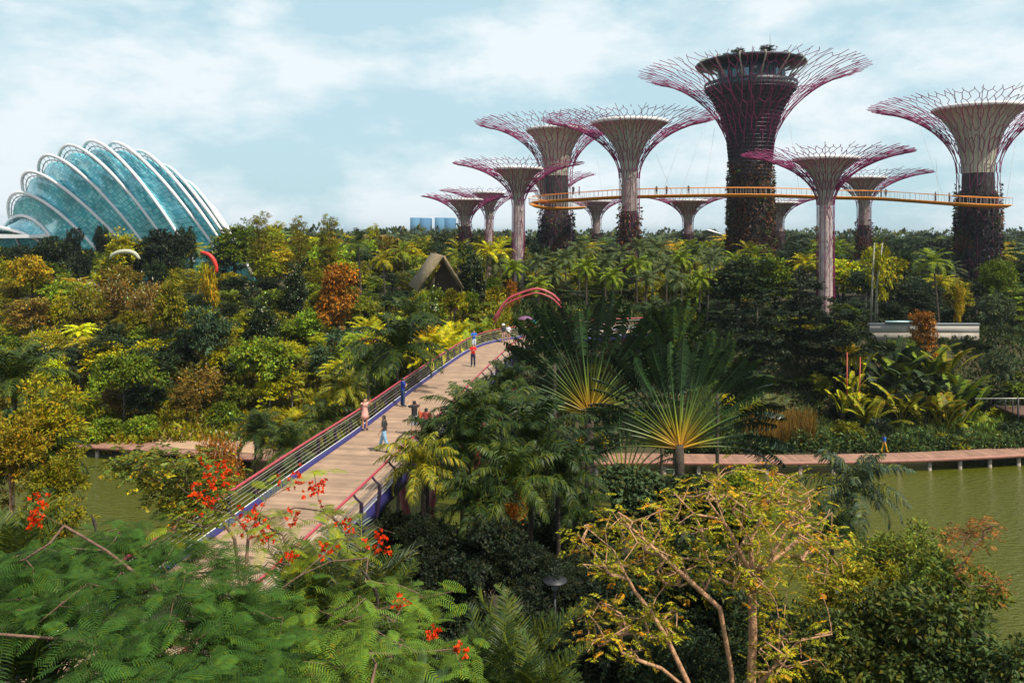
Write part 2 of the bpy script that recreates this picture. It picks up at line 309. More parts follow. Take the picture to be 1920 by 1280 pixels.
# ------------------------------------------------------------ people
def person(label, loc, face, height=1.68, pose='stand', skin=(.45, .25, .16), top=(.5, .5, .5), bottom=(.1, .1, .15), hair=(.02, .015, .012), group=None, dress=False, shorts=False, hat=None, bag=None, longhair=False, shoe=(.05, .05, .05)):
    """face: heading in degrees, 0 = looking away along +Y"""
    root = thing('person', label, 'person', loc, group)
    k = height/1.7
    ld = .10 if pose == 'walk' else .03
    J = {'pelvis': (0, 0, .93), 'waist': (0, 0, 1.06), 'chest': (0, .01, 1.28), 'shc': (0, 0, 1.41), 'neck': (0, .0, 1.48), 'head': (0, .015, 1.56), 'crown': (0, .01, 1.66)}
    for sx, n in ((-1, 'l'), (1, 'r')):
        st = sx*(.22 if pose == 'walk' else .02)
        J['hip'+n] = (sx*.09, 0, .89); J['knee'+n] = (sx*.10, st*.55+.02, .50); J['ank'+n] = (sx*.11, st*1.1-.02, .09); J['toe'+n] = (sx*.12, st*1.1+.15, .04)
        J['sh'+n] = (sx*.17, 0, 1.40)
        if pose == 'up': J['el'+n] = (sx*.27, .16, 1.38); J['wr'+n] = (sx*.10, .30, 1.56); J['ha'+n] = (sx*.04, .32, 1.62)
        elif pose == 'fold': J['el'+n] = (sx*.24, .06, 1.17); J['wr'+n] = (sx*.05, .22, 1.22); J['ha'+n] = (sx*-.02, .24, 1.25)
        else: J['el'+n] = (sx*.23, -.03-st*.3, 1.14); J['wr'+n] = (sx*.25, .05-st*.6, .90); J['ha'+n] = (sx*.25, .08-st*.6, .81)
    Rr = {'pelvis': (.135, .10), 'waist': (.12, .09), 'chest': (.15, .105), 'shc': (.10, .075), 'neck': (.055, .055), 'head': (.082, .095), 'crown': (.07, .08), 'hip': (.085, .085), 'knee': (.056, .056), 'ank': (.04, .045), 'toe': (.035, .03), 'sh': (.06, .055), 'el': (.04, .04), 'wr': (.027, .027), 'ha': (.03, .018)}
    E = [('pelvis', 'waist'), ('waist', 'chest'), ('chest', 'shc'), ('shc', 'neck'), ('neck', 'head'), ('head', 'crown')]
    for n in 'lr': E += [('pelvis', 'hip'+n), ('hip'+n, 'knee'+n), ('knee'+n, 'ank'+n), ('ank'+n, 'toe'+n), ('shc', 'sh'+n), ('sh'+n, 'el'+n), ('el'+n, 'wr'+n), ('wr'+n, 'ha'+n)]
    names = list(J); me = bpy.data.meshes.new('sk'); me.from_pydata([J[n] for n in names], [(names.index(a), names.index(b)) for a, b in E], [])
    ob = bpy.data.objects.new('sk', me); COL.objects.link(ob)
    md = ob.modifiers.new('s', 'SKIN'); me.skin_vertices[0].data[0].use_root = True
    for i, n in enumerate(names):
        r = Rr.get(n) or Rr[n[:-1]]; me.skin_vertices[0].data[i].radius = r
        me.skin_vertices[0].data[i].use_root = (n == 'pelvis')
    md2 = ob.modifiers.new('u', 'SUBSURF'); md2.levels = 2; md2.render_levels = 2
    dg = bpy.context.evaluated_depsgraph_get(); me2 = bpy.data.meshes.new_from_object(ob.evaluated_get(dg)); bpy.data.objects.remove(ob)
    nv = len(me2.vertices); co = np.zeros(nv*3); me2.vertices.foreach_get('co', co); co = co.reshape(-1, 3); no = np.zeros(nv*3); me2.vertices.foreach_get('normal', no); no = no.reshape(-1, 3)
    polys = [list(p.vertices) for p in me2.polygons]
    # fingers, face
    V2 = [co]; P2 = list(polys); off = nv; gg = G()
    for n in 'lr':
        wv = np.array(J['wr'+n]); hv = np.array(J['ha'+n]); d = (hv-wv)/np.linalg.norm(hv-wv); sdv = np.cross(d, [0, 0, 1.] if abs(d[2]) < .9 else [0, 1., 0]); sdv /= np.linalg.norm(sdv)
        cu = np.cross(sdv, d)
        for f in range(4):
            b = hv+sdv*(f-1.5)*.017; L = (.07, .08, .075, .058)[f]
            gg.tube([b, b+d*L*.5+cu*.004, b+d*L+cu*.018], [.009, .008, .006], 5)
        gg.tube([wv+d*.03+sdv*.02, wv+d*.06+sdv*.045, wv+d*.09+sdv*.05], [.010, .009, .007], 5)
    gg.tube([(0, .095, 1.575), (0, .118, 1.555), (0, .10, 1.545)], [.008, .014, .008], 6)
    for sx in (-1, 1):
        gg.tube([(sx*.083, .01, 1.60), (sx*.092, 0, 1.575), (sx*.083, .005, 1.55)], [.006, .014, .006], 5)
    vv = np.concatenate(gg.v)
    V2.append(vv); P2 += [[int(a)+off for a in q] for q in np.concatenate(gg.q)] + [[int(a)+off for a in q] for q in np.concatenate(gg.t)]
    bodyv = np.concatenate(V2)*k
    rot = Matrix.Rotation(-R(face), 3, 'Z'); rn = np.array(rot)
    def put(name, vs, fs, m):
        mm = bpy.data.meshes.new(name); mm.from_pydata([tuple(a) for a in (vs@rn.T)], [], fs); mm.materials.append(m); mm.polygons.foreach_set('use_smooth', [True]*len(mm.polygons)); mm.update()
        return mkobj(name, mm, root)
    def pm(n, c): return mat(n, c, .8 if n != 'skin' else .55, .12, 12)
    body = put('body', bodyv, P2, pm('skin', skin))
    cen = np.array([co[p].mean(0) for p in polys]); arm = np.zeros(len(cen), bool)
    for n in 'lr':
        e, wr, ha = (np.array(J[q+n]) for q in ('el', 'wr', 'ha'))
        for a, b in ((e, wr), (wr, ha)):
            t = np.clip(((cen-a)@(b-a))/((b-a)@(b-a)), 0, 1); dd = np.linalg.norm(cen-(a+t[:, None]*(b-a)), axis=1); arm |= dd < .062
    def cloth(name, sel, off, c, flare=0):
        fs = [polys[i] for i in np.where(sel)[0]]
        if not fs: return
        ids = sorted({a for f in fs for a in f}); mp_ = {a: i for i, a in enumerate(ids)}
        vs = co[ids]+no[ids]*off
        if flare: vs[:, :2] *= (1+flare*np.clip(1.1-vs[:, 2:3], 0, 1))
        put(name, vs*k, [[mp_[a] for a in f] for f in fs], pm(name, c))
    z = cen[:, 2]
    cloth('shirt', (z > .90) & (z < 1.455) & ~arm, .018, top)
    if dress:
        g2 = G(); g2.lathe([(.15, 1.05), (.175, .92), (.20, .78), (.215, .62), (.205, .62), (.16, .92)], n=20); put('skirt', np.concatenate(g2.v)*np.array([1, .8, 1])*k, [list(map(int, q)) for q in np.concatenate(g2.q)], pm('skirt', bottom))
    else:
        cloth('trousers', (z < .97) & (z > (.5 if shorts else .10)) & ~arm, .022, bottom)
    cloth('shoes', z < .10, .014, shoe)
    hsel = (z > 1.50) & ((cen[:, 1] < .045) | (z > 1.635)); cloth('hair', hsel, .016, hair)
    if longhair:
        g2 = G(); g2.tube([(0, -.05, 1.64), (0, -.10, 1.55), (0, -.12, 1.42), (0, -.11, 1.30)], [.06, .085, .08, .04], 8); put('hair', np.concatenate(g2.v)*k, [list(map(int, q)) for q in np.concatenate(g2.q)], pm('hair', hair))
    if hat:
        g2 = G(); g2.lathe([(.001, 1.77), (.07, 1.765), (.105, 1.72), (.112, 1.66), (.19, 1.645), (.19, 1.64), (.10, 1.65)], n=18); put('hat', np.concatenate(g2.v)*k, [list(map(int, q)) for q in np.concatenate(g2.q)], pm('hat', hat))
    if bag:
        b = thing('shoulder_bag', bag[1], 'bag', (loc[0], loc[1], loc[2]))
        g2 = G(); g2.box((.27, -.02, .98), (.12, .26, .30)); g2.tube([(.27, -.02, 1.12), (.20, -.06, 1.40), (.10, -.04, 1.44)], .012, 4)
        vv = np.concatenate(g2.v)*k@rn.T; m3 = bpy.data.meshes.new('bag'); m3.from_pydata([tuple(a) for a in vv], [], [list(map(int, q)) for q in np.concatenate(g2.q)]); m3.materials.append(pm('bag_fabric', bag[0])); mkobj('bag_body', m3, b)
    return root
# ------------------------------------------------------------ footbridge
def poly_resample(pts, step):
    pts = np.asarray([tuple(p) for p in pts], float)
    # Catmull-Rom then resample
    P0 = np.vstack([2*pts[0]-pts[1], pts, 2*pts[-1]-pts[-2]]); o = []
    for i in range(1, len(P0)-2):
        for t in np.linspace(0, 1, 14, endpoint=False):
            a, b, c, d = P0[i-1:i+3]
            o.append(.5*((2*b)+(-a+c)*t+(2*a-5*b+4*c-d)*t*t+(-a+3*b-3*c+d)*t**3))
    o.append(pts[-1]); o = np.array(o); L = np.concatenate([[0], np.cumsum(np.linalg.norm(np.diff(o, axis=0), axis=1))])
    s = np.linspace(0, L[-1], max(2, int(round(L[-1]/step))+1)); return np.stack([np.interp(s, L, o[:, k]) for k in range(o.shape[1])], 1), s
def side_dirs(p):
    t = np.gradient(p, axis=0); t[:, 2] = 0; t /= np.linalg.norm(t, axis=1)[:, None]; return t, np.stack([t[:, 1], -t[:, 0], 0*t[:, 0]], 1)
DZ = 12.0
left = [(-11.6, 14), (-11.1, 17.75), (-9.79, 26.2), (-8.73, 33.3), (-7.56, 40.5), (-6.4, 49.2), (-4.8, 60), (-3.55, 67), (-1.87, 72), (1.6, 76.4), (7, 80.5), (14, 83)]
lp, s_ = poly_resample([(a, b, DZ) for a, b in left], 1.0); t_, sdv = side_dirs(lp)
W_ = 4.15
root = thing('footbridge', 'long timber-decked footbridge with pink handrails and blue edge beams climbing away over the green pond', 'bridge', (-8, 40, 0))
g = G(); g.strip([(lp[i], lp[i]+sdv[i]*W_) for i in range(len(lp))])
me = g.mesh('deck', M['deck']); 
def uvlen(me, s, k=2):
    uv = me.uv_layers.new(name='uv'); vi = np.zeros(len(me.loops), int); me.loops.foreach_get('vertex_index', vi)
    a = np.stack([(vi % k)*1.0, s[vi//k]], 1); uv.data.foreach_set('uv', a.ravel())
uvlen(me, s_); under(mkobj('deck', me), root)
g = G(); zz = np.array([0, 0, 1.])
g.strip([(lp[i]+sdv[i]*.2-zz*.16, lp[i]+sdv[i]*(W_-.2)-zz*.16, lp[i]+sdv[i]*(W_-.7)-zz*.75, lp[i]+sdv[i]*.7-zz*.75) for i in range(len(lp))], close=True)
under(g.obj('girder', M['maroon']), root)
for s0 in (0, 1):
    e = lp+sdv*(W_*s0); o_ = -1 if s0 == 0 else 1
    g = G(); g.strip([(e[i]-sdv[i]*o_*.05+zz*.17, e[i]+sdv[i]*o_*.16+zz*.17, e[i]+sdv[i]*o_*.20-zz*.42, e[i]+sdv[i]*o_*.02-zz*.42) for i in range(len(e))], close=True)
    under(g.obj('edge_beam', M['bluecurb']), root)
    g = G(); g.strip([(e[i]+sdv[i]*o_*.10+zz*.173, e[i]+sdv[i]*o_*.135+zz*.173, e[i]+sdv[i]*o_*.135+zz*.19, e[i]+sdv[i]*o_*.10+zz*.19) for i in range(len(e))], close=True)
    under(g.obj('edge_strip', M['white']), root)
    rl = e+zz*1.12+sdv*o_*.05
    g = G(); g.tube(rl, .05, 8); under(g.obj('handrail', M['pinkrail'], smooth=True), root)
    g = G()
    for hh, oo in ((.95, .09), (.78, .20), (.60, .27), (.44, .27), (.28, .25)): g.tube(e+zz*hh+sdv*o_*oo, .011 if hh < .9 else .018, 4, cap=False)
    under(g.obj('railing_cables', M['cable']), root)
    for i in range(2, len(e)-1, 2 if s0 == 0 else 2):
        g = G(); a = e[i]; d = sdv[i]*o_; tt = t_[i]
        prof = [(1.09, .05, .04), (.95, .16, .055), (.80, .34, .065), (.45, .33, .07), (.05, .27, .085), (-.38, .20, .09)]
        g.strip([(a+zz*z+d*(q-w_)-tt*.018, a+zz*z+d*(q+w_)-tt*.018, a+zz*z+d*(q+w_)+tt*.018, a+zz*z+d*(q-w_)+tt*.018) for z, q, w_ in prof], close=True)
        under(g.obj('railing_post', M['post']), root)
for yy in (30, 44, 58, 70):
    i = int(np.argmin(abs(lp[:, 1]-yy))); c = lp[i]+sdv[i]*W_/2
    g = G()
    for q in (-1, 1):
        g.tube([c+sdv[i]*q*.35-zz*12.8, c+sdv[i]*q*.5-zz*6, c+sdv[i]*q*1.5-zz*.7], [.28, .24, .16], 10)
    under(g.obj('pier', M['maroon'], smooth=True), root)

# pink arch at the landing
root = thing('entrance_arch', 'pink tubular arch peeking above the palms at the far end of the footbridge', 'arch', (2, 78, 11))
for dz, dd in ((0, 0), (-.42, .5)):
    px = [(925, 600), (950, 563), (975, 550), (1003, 541.5), (1022, 545), (1042, 557), (1062, 585), (1070, 620)]
    a, _ = poly_resample([P(u, v, 78+dd)+Vector((0, 0, dz)) for u, v in px], .5)
    g = G(); g.tube(a, .12 if dz == 0 else .08, 8); under(g.obj('tube', M['pinkrail'], smooth=True), root)

# ------------------------------------------------------------ boardwalks
def boardwalk(label, pts, wd, z=1.2, step=.8, pile_every=3.1, both=False):
    p, s = poly_resample([(a, b, z) for a, b in pts], step); t, sd_ = side_dirs(p)
    rt = thing('boardwalk', label, 'boardwalk', (pts[0][0], pts[0][1], 0))
    wv = np.interp(s, np.linspace(0, s[-1], len(wd)), wd) if hasattr(wd, '__len__') else np.full(len(s), wd)
    g = G(); g.strip([(p[i]-sd_[i]*wv[i], p[i]) for i in range(len(p))]); me = g.mesh('deck', M['boards']); uvlen(me, s); under(mkobj('deck', me), rt)
    g = G(); g.strip([(p[i]+zz*.01, p[i]+sd_[i]*.06+zz*.01, p[i]+sd_[i]*.06-zz*.30, p[i]-zz*.30) for i in range(len(p))], close=True); under(g.obj('edge_board', M['pinkwood']), rt)
    g = G(); g.strip([(p[i]-sd_[i]*.3-zz*.14, p[i]-sd_[i]*(wv[i]-.1)-zz*.14, p[i]-sd_[i]*(wv[i]-.1)-zz*.34, p[i]-sd_[i]*.3-zz*.34) for i in range(len(p))], close=True); under(g.obj('joists', M['darkwood']), rt)
    ds = pile_every; q = ds*.4
    while q < s[-1]:
        c = np.array([np.interp(q, s, p[:, k]) for k in range(3)]); i = int(np.argmin(abs(s-q))); g = G()
        g.tube([c-sd_[i]*.42-zz*3, c-sd_[i]*.42-zz*.30], .19, 10); under(g.obj('pile', M['pile']), rt); q += ds
    return rt
M['pinkwood'] = mat('boardwalk_edge', (.34, .15, .11), .7, .15, 3)
def bw(u, v, z=1.2): 
    D = (CZ-z)*F/(v-435); return ((u-960)/F*D, D)
boardwalk('curving reddish boardwalk on pale piles along the right bank of the pond', [bw(1095, 868), bw(1180, 865), bw(1300, 865.5), bw(1440, 866), bw(1550, 864.5), bw(1700, 861), bw(1800, 857), bw(1900, 852), bw(2010, 845), bw(2150, 833)], [2.9, 2.6, 2.2, 2.2, 2.3, 2.4])
boardwalk('sunlit reddish boardwalk along the left bank of the pond below the yellow-green thicket', [bw(-60, 827), bw(60, 831), bw(140, 834), bw(250, 841), bw(340, 848), bw(470, 858), bw(620, 868)], [1.9, 2.0, 2.2, 2.8, 3.2, 3.2])
c0 = P(330, 812, 84)
def sheet(name, pts, m, z=None):
    g = G(); n = len(pts); c = np.mean([tuple(p) for p in pts], axis=0)
    g.add([tuple(p) for p in pts]+[tuple(c)], tris=[(i, (i+1) % n, n) for i in range(n)]); return g.obj(name, m)
def gp(u, v, z): D = (CZ-z)*F/(v-435); return Vector(((u-960)/F*D, D, z))
struct(sheet('plaza', [gp(285, 828, 1.25), gp(300, 800, 1.25), gp(275, 787, 1.25), gp(370, 789, 1.25), gp(420, 800, 1.25), gp(480, 815, 1.25), gp(480, 850, 1.25), gp(330, 840, 1.25)], M['plaza']))
struct(sheet('path', [gp(820, 1150, 3.0), gp(830, 1108, 3.0), gp(900, 1102, 3.0), gp(1100, 1112, 3.0), gp(1130, 1135, 3.0), gp(960, 1152, 3.0)], M['plaza']))
struct(sheet('lower_path', [gp(-200, 1440, 2.9), gp(-190, 1170, 2.9), gp(20, 1120, 2.9), gp(110, 1130, 2.9), gp(120, 1290, 2.9), gp(60, 1440, 2.9)], M['plaza']))
struct(sheet('white_line', [gp(-60, 1222, 2.92), gp(-60, 1218, 2.92), gp(74, 1237, 2.92), gp(74, 1240, 2.92)], M['white']))
# small timber lookout and thin railing at the right edge
root = thing('lookout_deck', 'small timber lookout deck with black posts and thin wire railing at the right bank', 'deck', (50, 82, 1))
g = G()
for u, v0, v1 in ((1909, 745, 820), (1899, 748, 790), (1885, 748, 775)):
    a = P(u, v0, 82); b = P(u, v1, 82); g.tube([a, b], .09 if u == 1909 else .05, 6)
under(g.obj('posts', M['black']), root)
g = G(); a = P(1828, 747, 82); b = P(1990, 746, 82); g.tube([a, b], .04, 5); under(g.obj('rail', M['cable']), root)
g = G(); g.box(P(1945, 770, 84), (6.5, 4, .25)); under(g.obj('platform', M['boards']), root)
g = G(); 
for u in range(1832, 1990, 9): g.tube([P(u, 747, 82), P(u, 766, 82)], .018, 4)
under(g.obj('balusters', M['black']), root)

# ------------------------------------------------------------ supertrees
def supertree(label, u, D, utip, vtip, rtrunk, vneck, vbowl, rbowl, plantz, plantcol, seed, N0=20, rod=.085, corecol=None, gz=7, dense=1.0, vbase=None, restaurant=False, veg=1.0):
    rs = np.random.default_rng(seed)
    px = D/F; x0 = (u-960)*px; Rr = utip*px; rt = rtrunk*px; zt = CZ+(435-vtip)*px; zn = CZ+(435-vneck)*px; zb = CZ+(435-vbowl)*px; rb = rbowl*px
    gz = min(H(x0, D), 12)-.3
    root = thing('supertree', label, 'supertree', (x0, D, gz), 'giant steel tree towers')
    c = np.array([x0, D, 0.])
    th = R(76)
    def prof(s):   # s 0..1 above the neck
        a = s*th; return rt+(Rr-rt)*(1-np.cos(a))/(1-np.cos(th)), zn+(zt-zn)*np.sin(a)/np.sin(th)
    # core + bowl
    g = G(); g.lathe([(rt*.80, gz), (rt*.76, zn-1), (rt*.74, zn)], c, 28); under(g.obj('trunk', corecol or M['trunkcore'], smooth=True), root)
    g = G(); pr = []
    for s in np.linspace(0, 1, 12):
        pr.append((rt*.74+(rb-rt*.74)*(1-math.cos(s*R(70)))/(1-math.cos(R(70))), zn+(zb-zn)*math.sin(s*R(70))/math.sin(R(70))))
    if not restaurant:
        g.lathe(pr, c, 40); under(g.obj('bowl', M['concrete'], smooth=True), root)
        g = G(); e = rb; th_ = .022*rb+.12
        g.lathe([(e, zb-.1), (e*1.03, zb+.05), (e*1.03, zb+th_*1.6), (e*.99, zb+th_*2), (e*.93, zb+th_*1.2), (.1, zb-.3)], c, 40); under(g.obj('bowl_rim', M['membrane'], smooth=True), root)
        g = G(); aa = np.linspace(0, 2*np.pi, 24, endpoint=False)
        A = []; B = []
        for a in aa:
            for k in range(len(pr)-1):
                A.append(c+[pr[k][0]*1.012*math.cos(a), pr[k][0]*1.012*math.sin(a), pr[k][1]]); B.append(c+[pr[k+1][0]*1.012*math.cos(a), pr[k+1][0]*1.012*math.sin(a), pr[k+1][1]])
        g.segs(A, B, .05, .05, 3); under(g.obj('bowl_ribs', M['greysteel']), root)
    # rods: a honeycomb of struts that stretches as it climbs and spreads
    N0 = int(N0*.85); levels = 18; S = np.linspace(0, 1, levels)**.95; A = []; B = []; ra = []; n = N0; nodes = []; thick = lambda k: rod*(.80-.20*k/levels)
    def ring(n, s, offs, k):
        jit = (.08 if s < .3 else .24)*2*np.pi/n; a = (np.arange(n)+offs)*2*np.pi/n+(rs.random(n)-.5)*jit*1.6+seed
        sj = (rs.random(n)-.5)*(.01 if s < .3 else .034); sj = -rs.random(n)*.03 if k == levels-1 else sj
        rr, zj = prof(np.clip(s+sj, 0, 1)); return np.stack([c[0]+rr*np.cos(a), c[1]+rr*np.sin(a), zj+0*a], 1)
    cur = ring(n, 0, 0, 0); off = 0.
    for k in range(1, levels):
        s = S[k]
        if (s > .24 and n == N0) or (s > .60 and n == 2*N0):
            nx = ring(2*n, s, 2*off-.0+.5, k)
            for i in range(n): A += [cur[i], cur[i]]; B += [nx[(2*i-1) % (2*n)], nx[2*i]]; ra += [thick(k)]*2
            n *= 2; off = (2*off+.5)
        elif k % 2:
            nx = ring(n, s, off, k)
            for i in range(n):
                if s < .4 or rs.random() < .95: A.append(cur[i]); B.append(nx[i]); ra.append(thick(k))
        else:
            nx = ring(n, s, off+.5, k)
            for i in range(n):
                if s < .5 or rs.random() < .9: A.append(cur[i]); B.append(nx[i]); ra.append(thick(k)*.9)
                if (s < .24 and rs.random() < .25) or (s >= .24 and rs.random() < .85): A.append(cur[i]); B.append(nx[(i-1) % n]); ra.append(thick(k)*.9)
            off += .5
        cur = nx
    # inner layer closer to the bowl
    g = G(); g.segs(A, B, np.array(ra), np.array(ra), 4)
    # twin layer of struts under the canopy (the real towers have a double skin)
    n = N0; a = np.arange(n)*2*np.pi/n+.5*np.pi/n+seed; A = []; B = []
    for k in range(3, levels-2):
        q, q2 = S[k], S[k+1]; r, z = prof(q); r2, z2 = prof(q2); d1 = .25+.5*q; d2 = .25+.5*q2
        A += list(np.stack([c[0]+(r-d1*.5)*np.cos(a), c[1]+(r-d1*.5)*np.sin(a), np.full(n, z+d1)], 1)); B += list(np.stack([c[0]+(r2-d2*.5)*np.cos(a), c[1]+(r2-d2*.5)*np.sin(a), np.full(n, z2+d2)], 1))
    g.segs(A, B, rod*.5, rod*.5, 4)
    under(g.obj('branches', M['magenta']), root)
    # trunk cage
    g = G(); A = []; B = []
    nn = 12 if rt < 2.2 else 18; zl = np.linspace(gz, zn, 9); fl = 1+.12*np.clip((zn-zl)/(zn-gz+.1), 0, 1)**2
    for k in range(8):
        for i in range(nn):
            a1 = i*2*np.pi/nn+seed; a2 = a1+(rs.choice([-1, 0, 0, 0, 1]))*2*np.pi/nn
            A.append(c+[rt*fl[k]*math.cos(a1), rt*fl[k]*math.sin(a1), zl[k]]); B.append(c+[rt*fl[k+1]*math.cos(a2), rt*fl[k+1]*math.sin(a2), zl[k+1]])
            A.append(c+[rt*fl[k]*math.cos(a1), rt*fl[k]*math.sin(a1), zl[k]]); B.append(c+[rt*fl[k+1]*math.cos(a1), rt*fl[k+1]*math.sin(a1), zl[k+1]])
    g.segs(A, B, rod*.5, rod*.5, 4); under(g.obj('trunk_cage', M['post' if restaurant else 'magenta']), root)
    # planting skin
    zp = CZ+(435-plantz)*px
    if zp > gz+1:
        area = 2*np.pi*rt*(zp-gz); n = int(area*9*veg*(150/D)**.3); z = gz+(zp-gz)*rs.random(n); a = rs.random(n)*2*np.pi
        keep = (rs.random(n) < np.clip((zp-z)/7+.12, 0, 1)) & (np.sin(a*7+z*.9)*np.sin(z*1.3+a*3) > -.75); z = z[keep]; a = a[keep]; n = len(z)
        rr = rt*(1.0+.12*((zn-z)/(zn-gz+.1)).clip(0, 1)**2)-.05+.25*rs.random(n)*(D/150)
        C = np.stack([c[0]+rr*np.cos(a), c[1]+rr*np.sin(a), z], 1); o = np.stack([np.cos(a), np.sin(a), 0*a], 1)
        Dv = o*.7+rs.normal(0, .5, (n, 3))+[0, 0, -.25]; g = G()
        pat = np.sin(a*3+seed+.8*np.sin(z*.5))+np.sin(z*.8+2*np.sin(a*2+seed))+rs.normal(0, .3, n); Ls_ = (.35+.5*rs.random(n))*(D/150)**.5; Ws_ = .22+.2*rs.random(n); No = o+rs.normal(0, .4, (n, 3))
        for kk_, (sel, cc_) in enumerate(((pat < .35, plantcol), ((pat >= .35) & (pat < 1.2), (.045, .065, .018)), (pat >= 1.2, (.13, .06, .03)))):
            if sel.sum() < 5: continue
            g = G(); g.leaves(C[sel], Dv[sel], No[sel], Ls_[sel], Ws_[sel], .3, rnd=rs.random(int(sel.sum())))
            o_ = under(g.obj('planting', M['leaf']), root); o_.color = (*cc_, 1)
        g = G(); g.lathe([(rt*1.10, gz), (rt*.98, gz+(zp-gz)*.6), (rt*.95, zp-2.5), (rt*.8, zp-1.2)], c, 30); under(g.obj('planting_backing', M['darkskin']), root)
    else:
        pass
    if restaurant:
        def z_(v): return CZ+(435-v)*px
        # dark inverted cone, terrace ring, glass drum, roof
        g = G(); g.lathe([(rt*.95, z_(330)), (rt*1.0, z_(300)), (rt*1.12, z_(250)), (rt*1.45, z_(210)), (58*px*1.25, z_(180)), (83*px, z_(168)), (83*px, z_(164.5)), (64*px, z_(166))], c, 48); under(g.obj('cone', M['darkcone'], smooth=True), root)
        g = G(); cp = [(rt*1.02, 300), (rt*1.14, 250), (rt*1.47, 210), (73.5*px, 180), (84*px, 168)]
        for a in np.linspace(0, 2*np.pi, 56, endpoint=False): g.tube([c+[q*math.cos(a), q*math.sin(a), z_(v)] for q, v in cp], .07, 4)
        for v in range(172, 335, 7):
            q = float(np.interp(v, [168, 180, 210, 250, 300, 330], [84*px, 73.5*px, rt*1.47, rt*1.14, rt*1.02, rt*.98])); g.lathe([(q, z_(v)), (q+.12, z_(v)), (q+.12, z_(v)-.14), (q, z_(v)-.14)], c, 40)
        under(g.obj('cone_ribs', M['post']), root)
        g = G(); g.lathe([(62*px, z_(165)), (60*px, z_(135)), (70*px, z_(128))], c, 40); under(g.obj('restaurant_glazing', M['skyglass']), root)
        g = G(); g.lathe([(70*px, z_(128)), (98*px, z_(124)), (100*px, z_(120)), (92*px, z_(117)), (60*px, z_(110)), (.1, z_(108))], c, 48); under(g.obj('roof', M['darksteel'], smooth=True), root)
        g = G(); g.lathe([(84*px, z_(163)), (84.6*px, z_(157)), (84*px, z_(157))], c, 48)
        for a in np.linspace(0, 2*np.pi, 60, endpoint=False): g.tube([c+[84*px*math.cos(a), 84*px*math.sin(a), z_(164)], c+[84*px*math.cos(a), 84*px*math.sin(a), z_(156)]], .05, 4)
        under(g.obj('terrace_railing', M['darksteel']), root)
        for a in np.linspace(0, 2*np.pi, 14, endpoint=False)+.2:
            g = G(); g.tube([c+[q*px*math.cos(a), q*px*math.sin(a), z_(v)] for q, v in ((66, 166), (78, 145), (96, 128), (101, 121), (97, 116), (88, 114))], .16, 6); under(g.obj('strut', M['strut'], smooth=True), root)
        for a, m_ in ((3.9, 'teal'), (5.5, 'teal'), (4.25, 'farglass'), (5.2, 'farglass'), (3.6, 'teal'), (5.8, 'teal')):
            g = G(); g.lathe([(62.8*px, z_(162)), (62.2*px, z_(138))], c, 4, a, a+.13); under(g.obj('window', M[m_]), root)
        for a in np.linspace(3.3, 6.1, 22):
            g = G(); g.tube([c+[62.9*px*math.cos(a), 62.9*px*math.sin(a), z_(164)], c+[61*px*math.cos(a), 61*px*math.sin(a), z_(134)]], .06, 4); under(g.obj('mullion', M['greysteel']), root)
        g = G(); g.tube([c+[3, -3, z_(112)], c+[3, -3, z_(72)]], .07, 5); under(g.obj('antenna', M['greysteel']), root)
    return root
M['darkskin'] = mat('dark_planting_felt', (.028, .020, .020), .95, .4, 1.5, .4)
M['darkcone'] = mat('dark_cone', (.035, .028, .030), .8, .35, .8, .3); M['strut'] = mat('roof_strut', (.28, .27, .20), .6)
MAR = (.075, .035, .022); DKG = (.022, .026, .022); DKB = (.020, .020, .03); BR = (.11, .06, .03)
ST = [
 ('tallest supertree of all, dark, with a glazed restaurant inside its canopy', 1407, 161, 212, 133, 39, 300, 150, 80, 300, MAR, 11, dict(N0=20, corecol='darkcone', restaurant=True, rod=.10, veg=1.2)),
 ('pale-bowled supertree with a brown planted trunk just left of the tallest one', 1180, 140, 169, 222, 19, 335, 233, 70, 383, BR, 12, dict(N0=22)),
 ('large supertree ringed by the left loop of the orange skyway', 1043, 184, 156, 230, 30, 330, 246, 56, 392, DKB, 13, dict(N0=22, corecol='darkcone', rod=.10)),
 ('mid-sized supertree with a bare pinkish trunk in front of the skyway loop', 972, 150, 125, 306, 12, 385, 319, 45, 700, MAR, 14, dict(N0=18, corecol='pink')),
 ('nearer of the two small supertrees at the far left of the grove', 872, 190, 84, 368, 11.5, 420, 376, 33, 415, DKG, 15, dict(N0=18)),
 ('small supertree behind the leftmost one, its reddish canopy slightly higher', 917, 215, 95, 357, 8.5, 412, 363, 30, 800, MAR, 16, dict(N0=16, corecol='pink')),
 ('distant supertree behind the left looped one, only its right canopy tip showing', 1030, 228, 88, 327, 12, 405, 335, 36, 420, DKG, 17, dict(N0=16)),
 ('small supertree under the skyway between the looped one and the brown-trunked one', 1118, 230, 66, 374, 9.5, 415, 379, 28, 430, DKG, 18, dict(N0=16)),
 ('small supertree under the skyway between the brown-trunked one and the tallest one', 1290, 215, 80, 370, 10, 416, 378, 35, 430, DKG, 19, dict(N0=17)),
 ('small supertree half hidden between the tallest one and the slim bare-trunked one', 1459, 210, 76, 373, 11, 418, 382, 36, 425, DKG, 20, dict(N0=17)),
 ('slender supertree with bare pale trunk, in front of the skyway right of the tallest', 1548, 125, 158, 287, 15.5, 385, 301, 58, 800, MAR, 21, dict(N0=22, corecol='pink')),
 ('mid-sized supertree behind the skyway with a dark planted lower trunk', 1620, 185, 122, 325, 12.5, 388, 336, 39, 412, MAR, 22, dict(N0=18)),
 ('large supertree at the right edge, ringed by the right end of the orange skyway', 1834, 150, 193, 192, 36, 325, 207, 77, 345, DKB, 23, dict(N0=24, corecol='darkcone', rod=.10)),
]
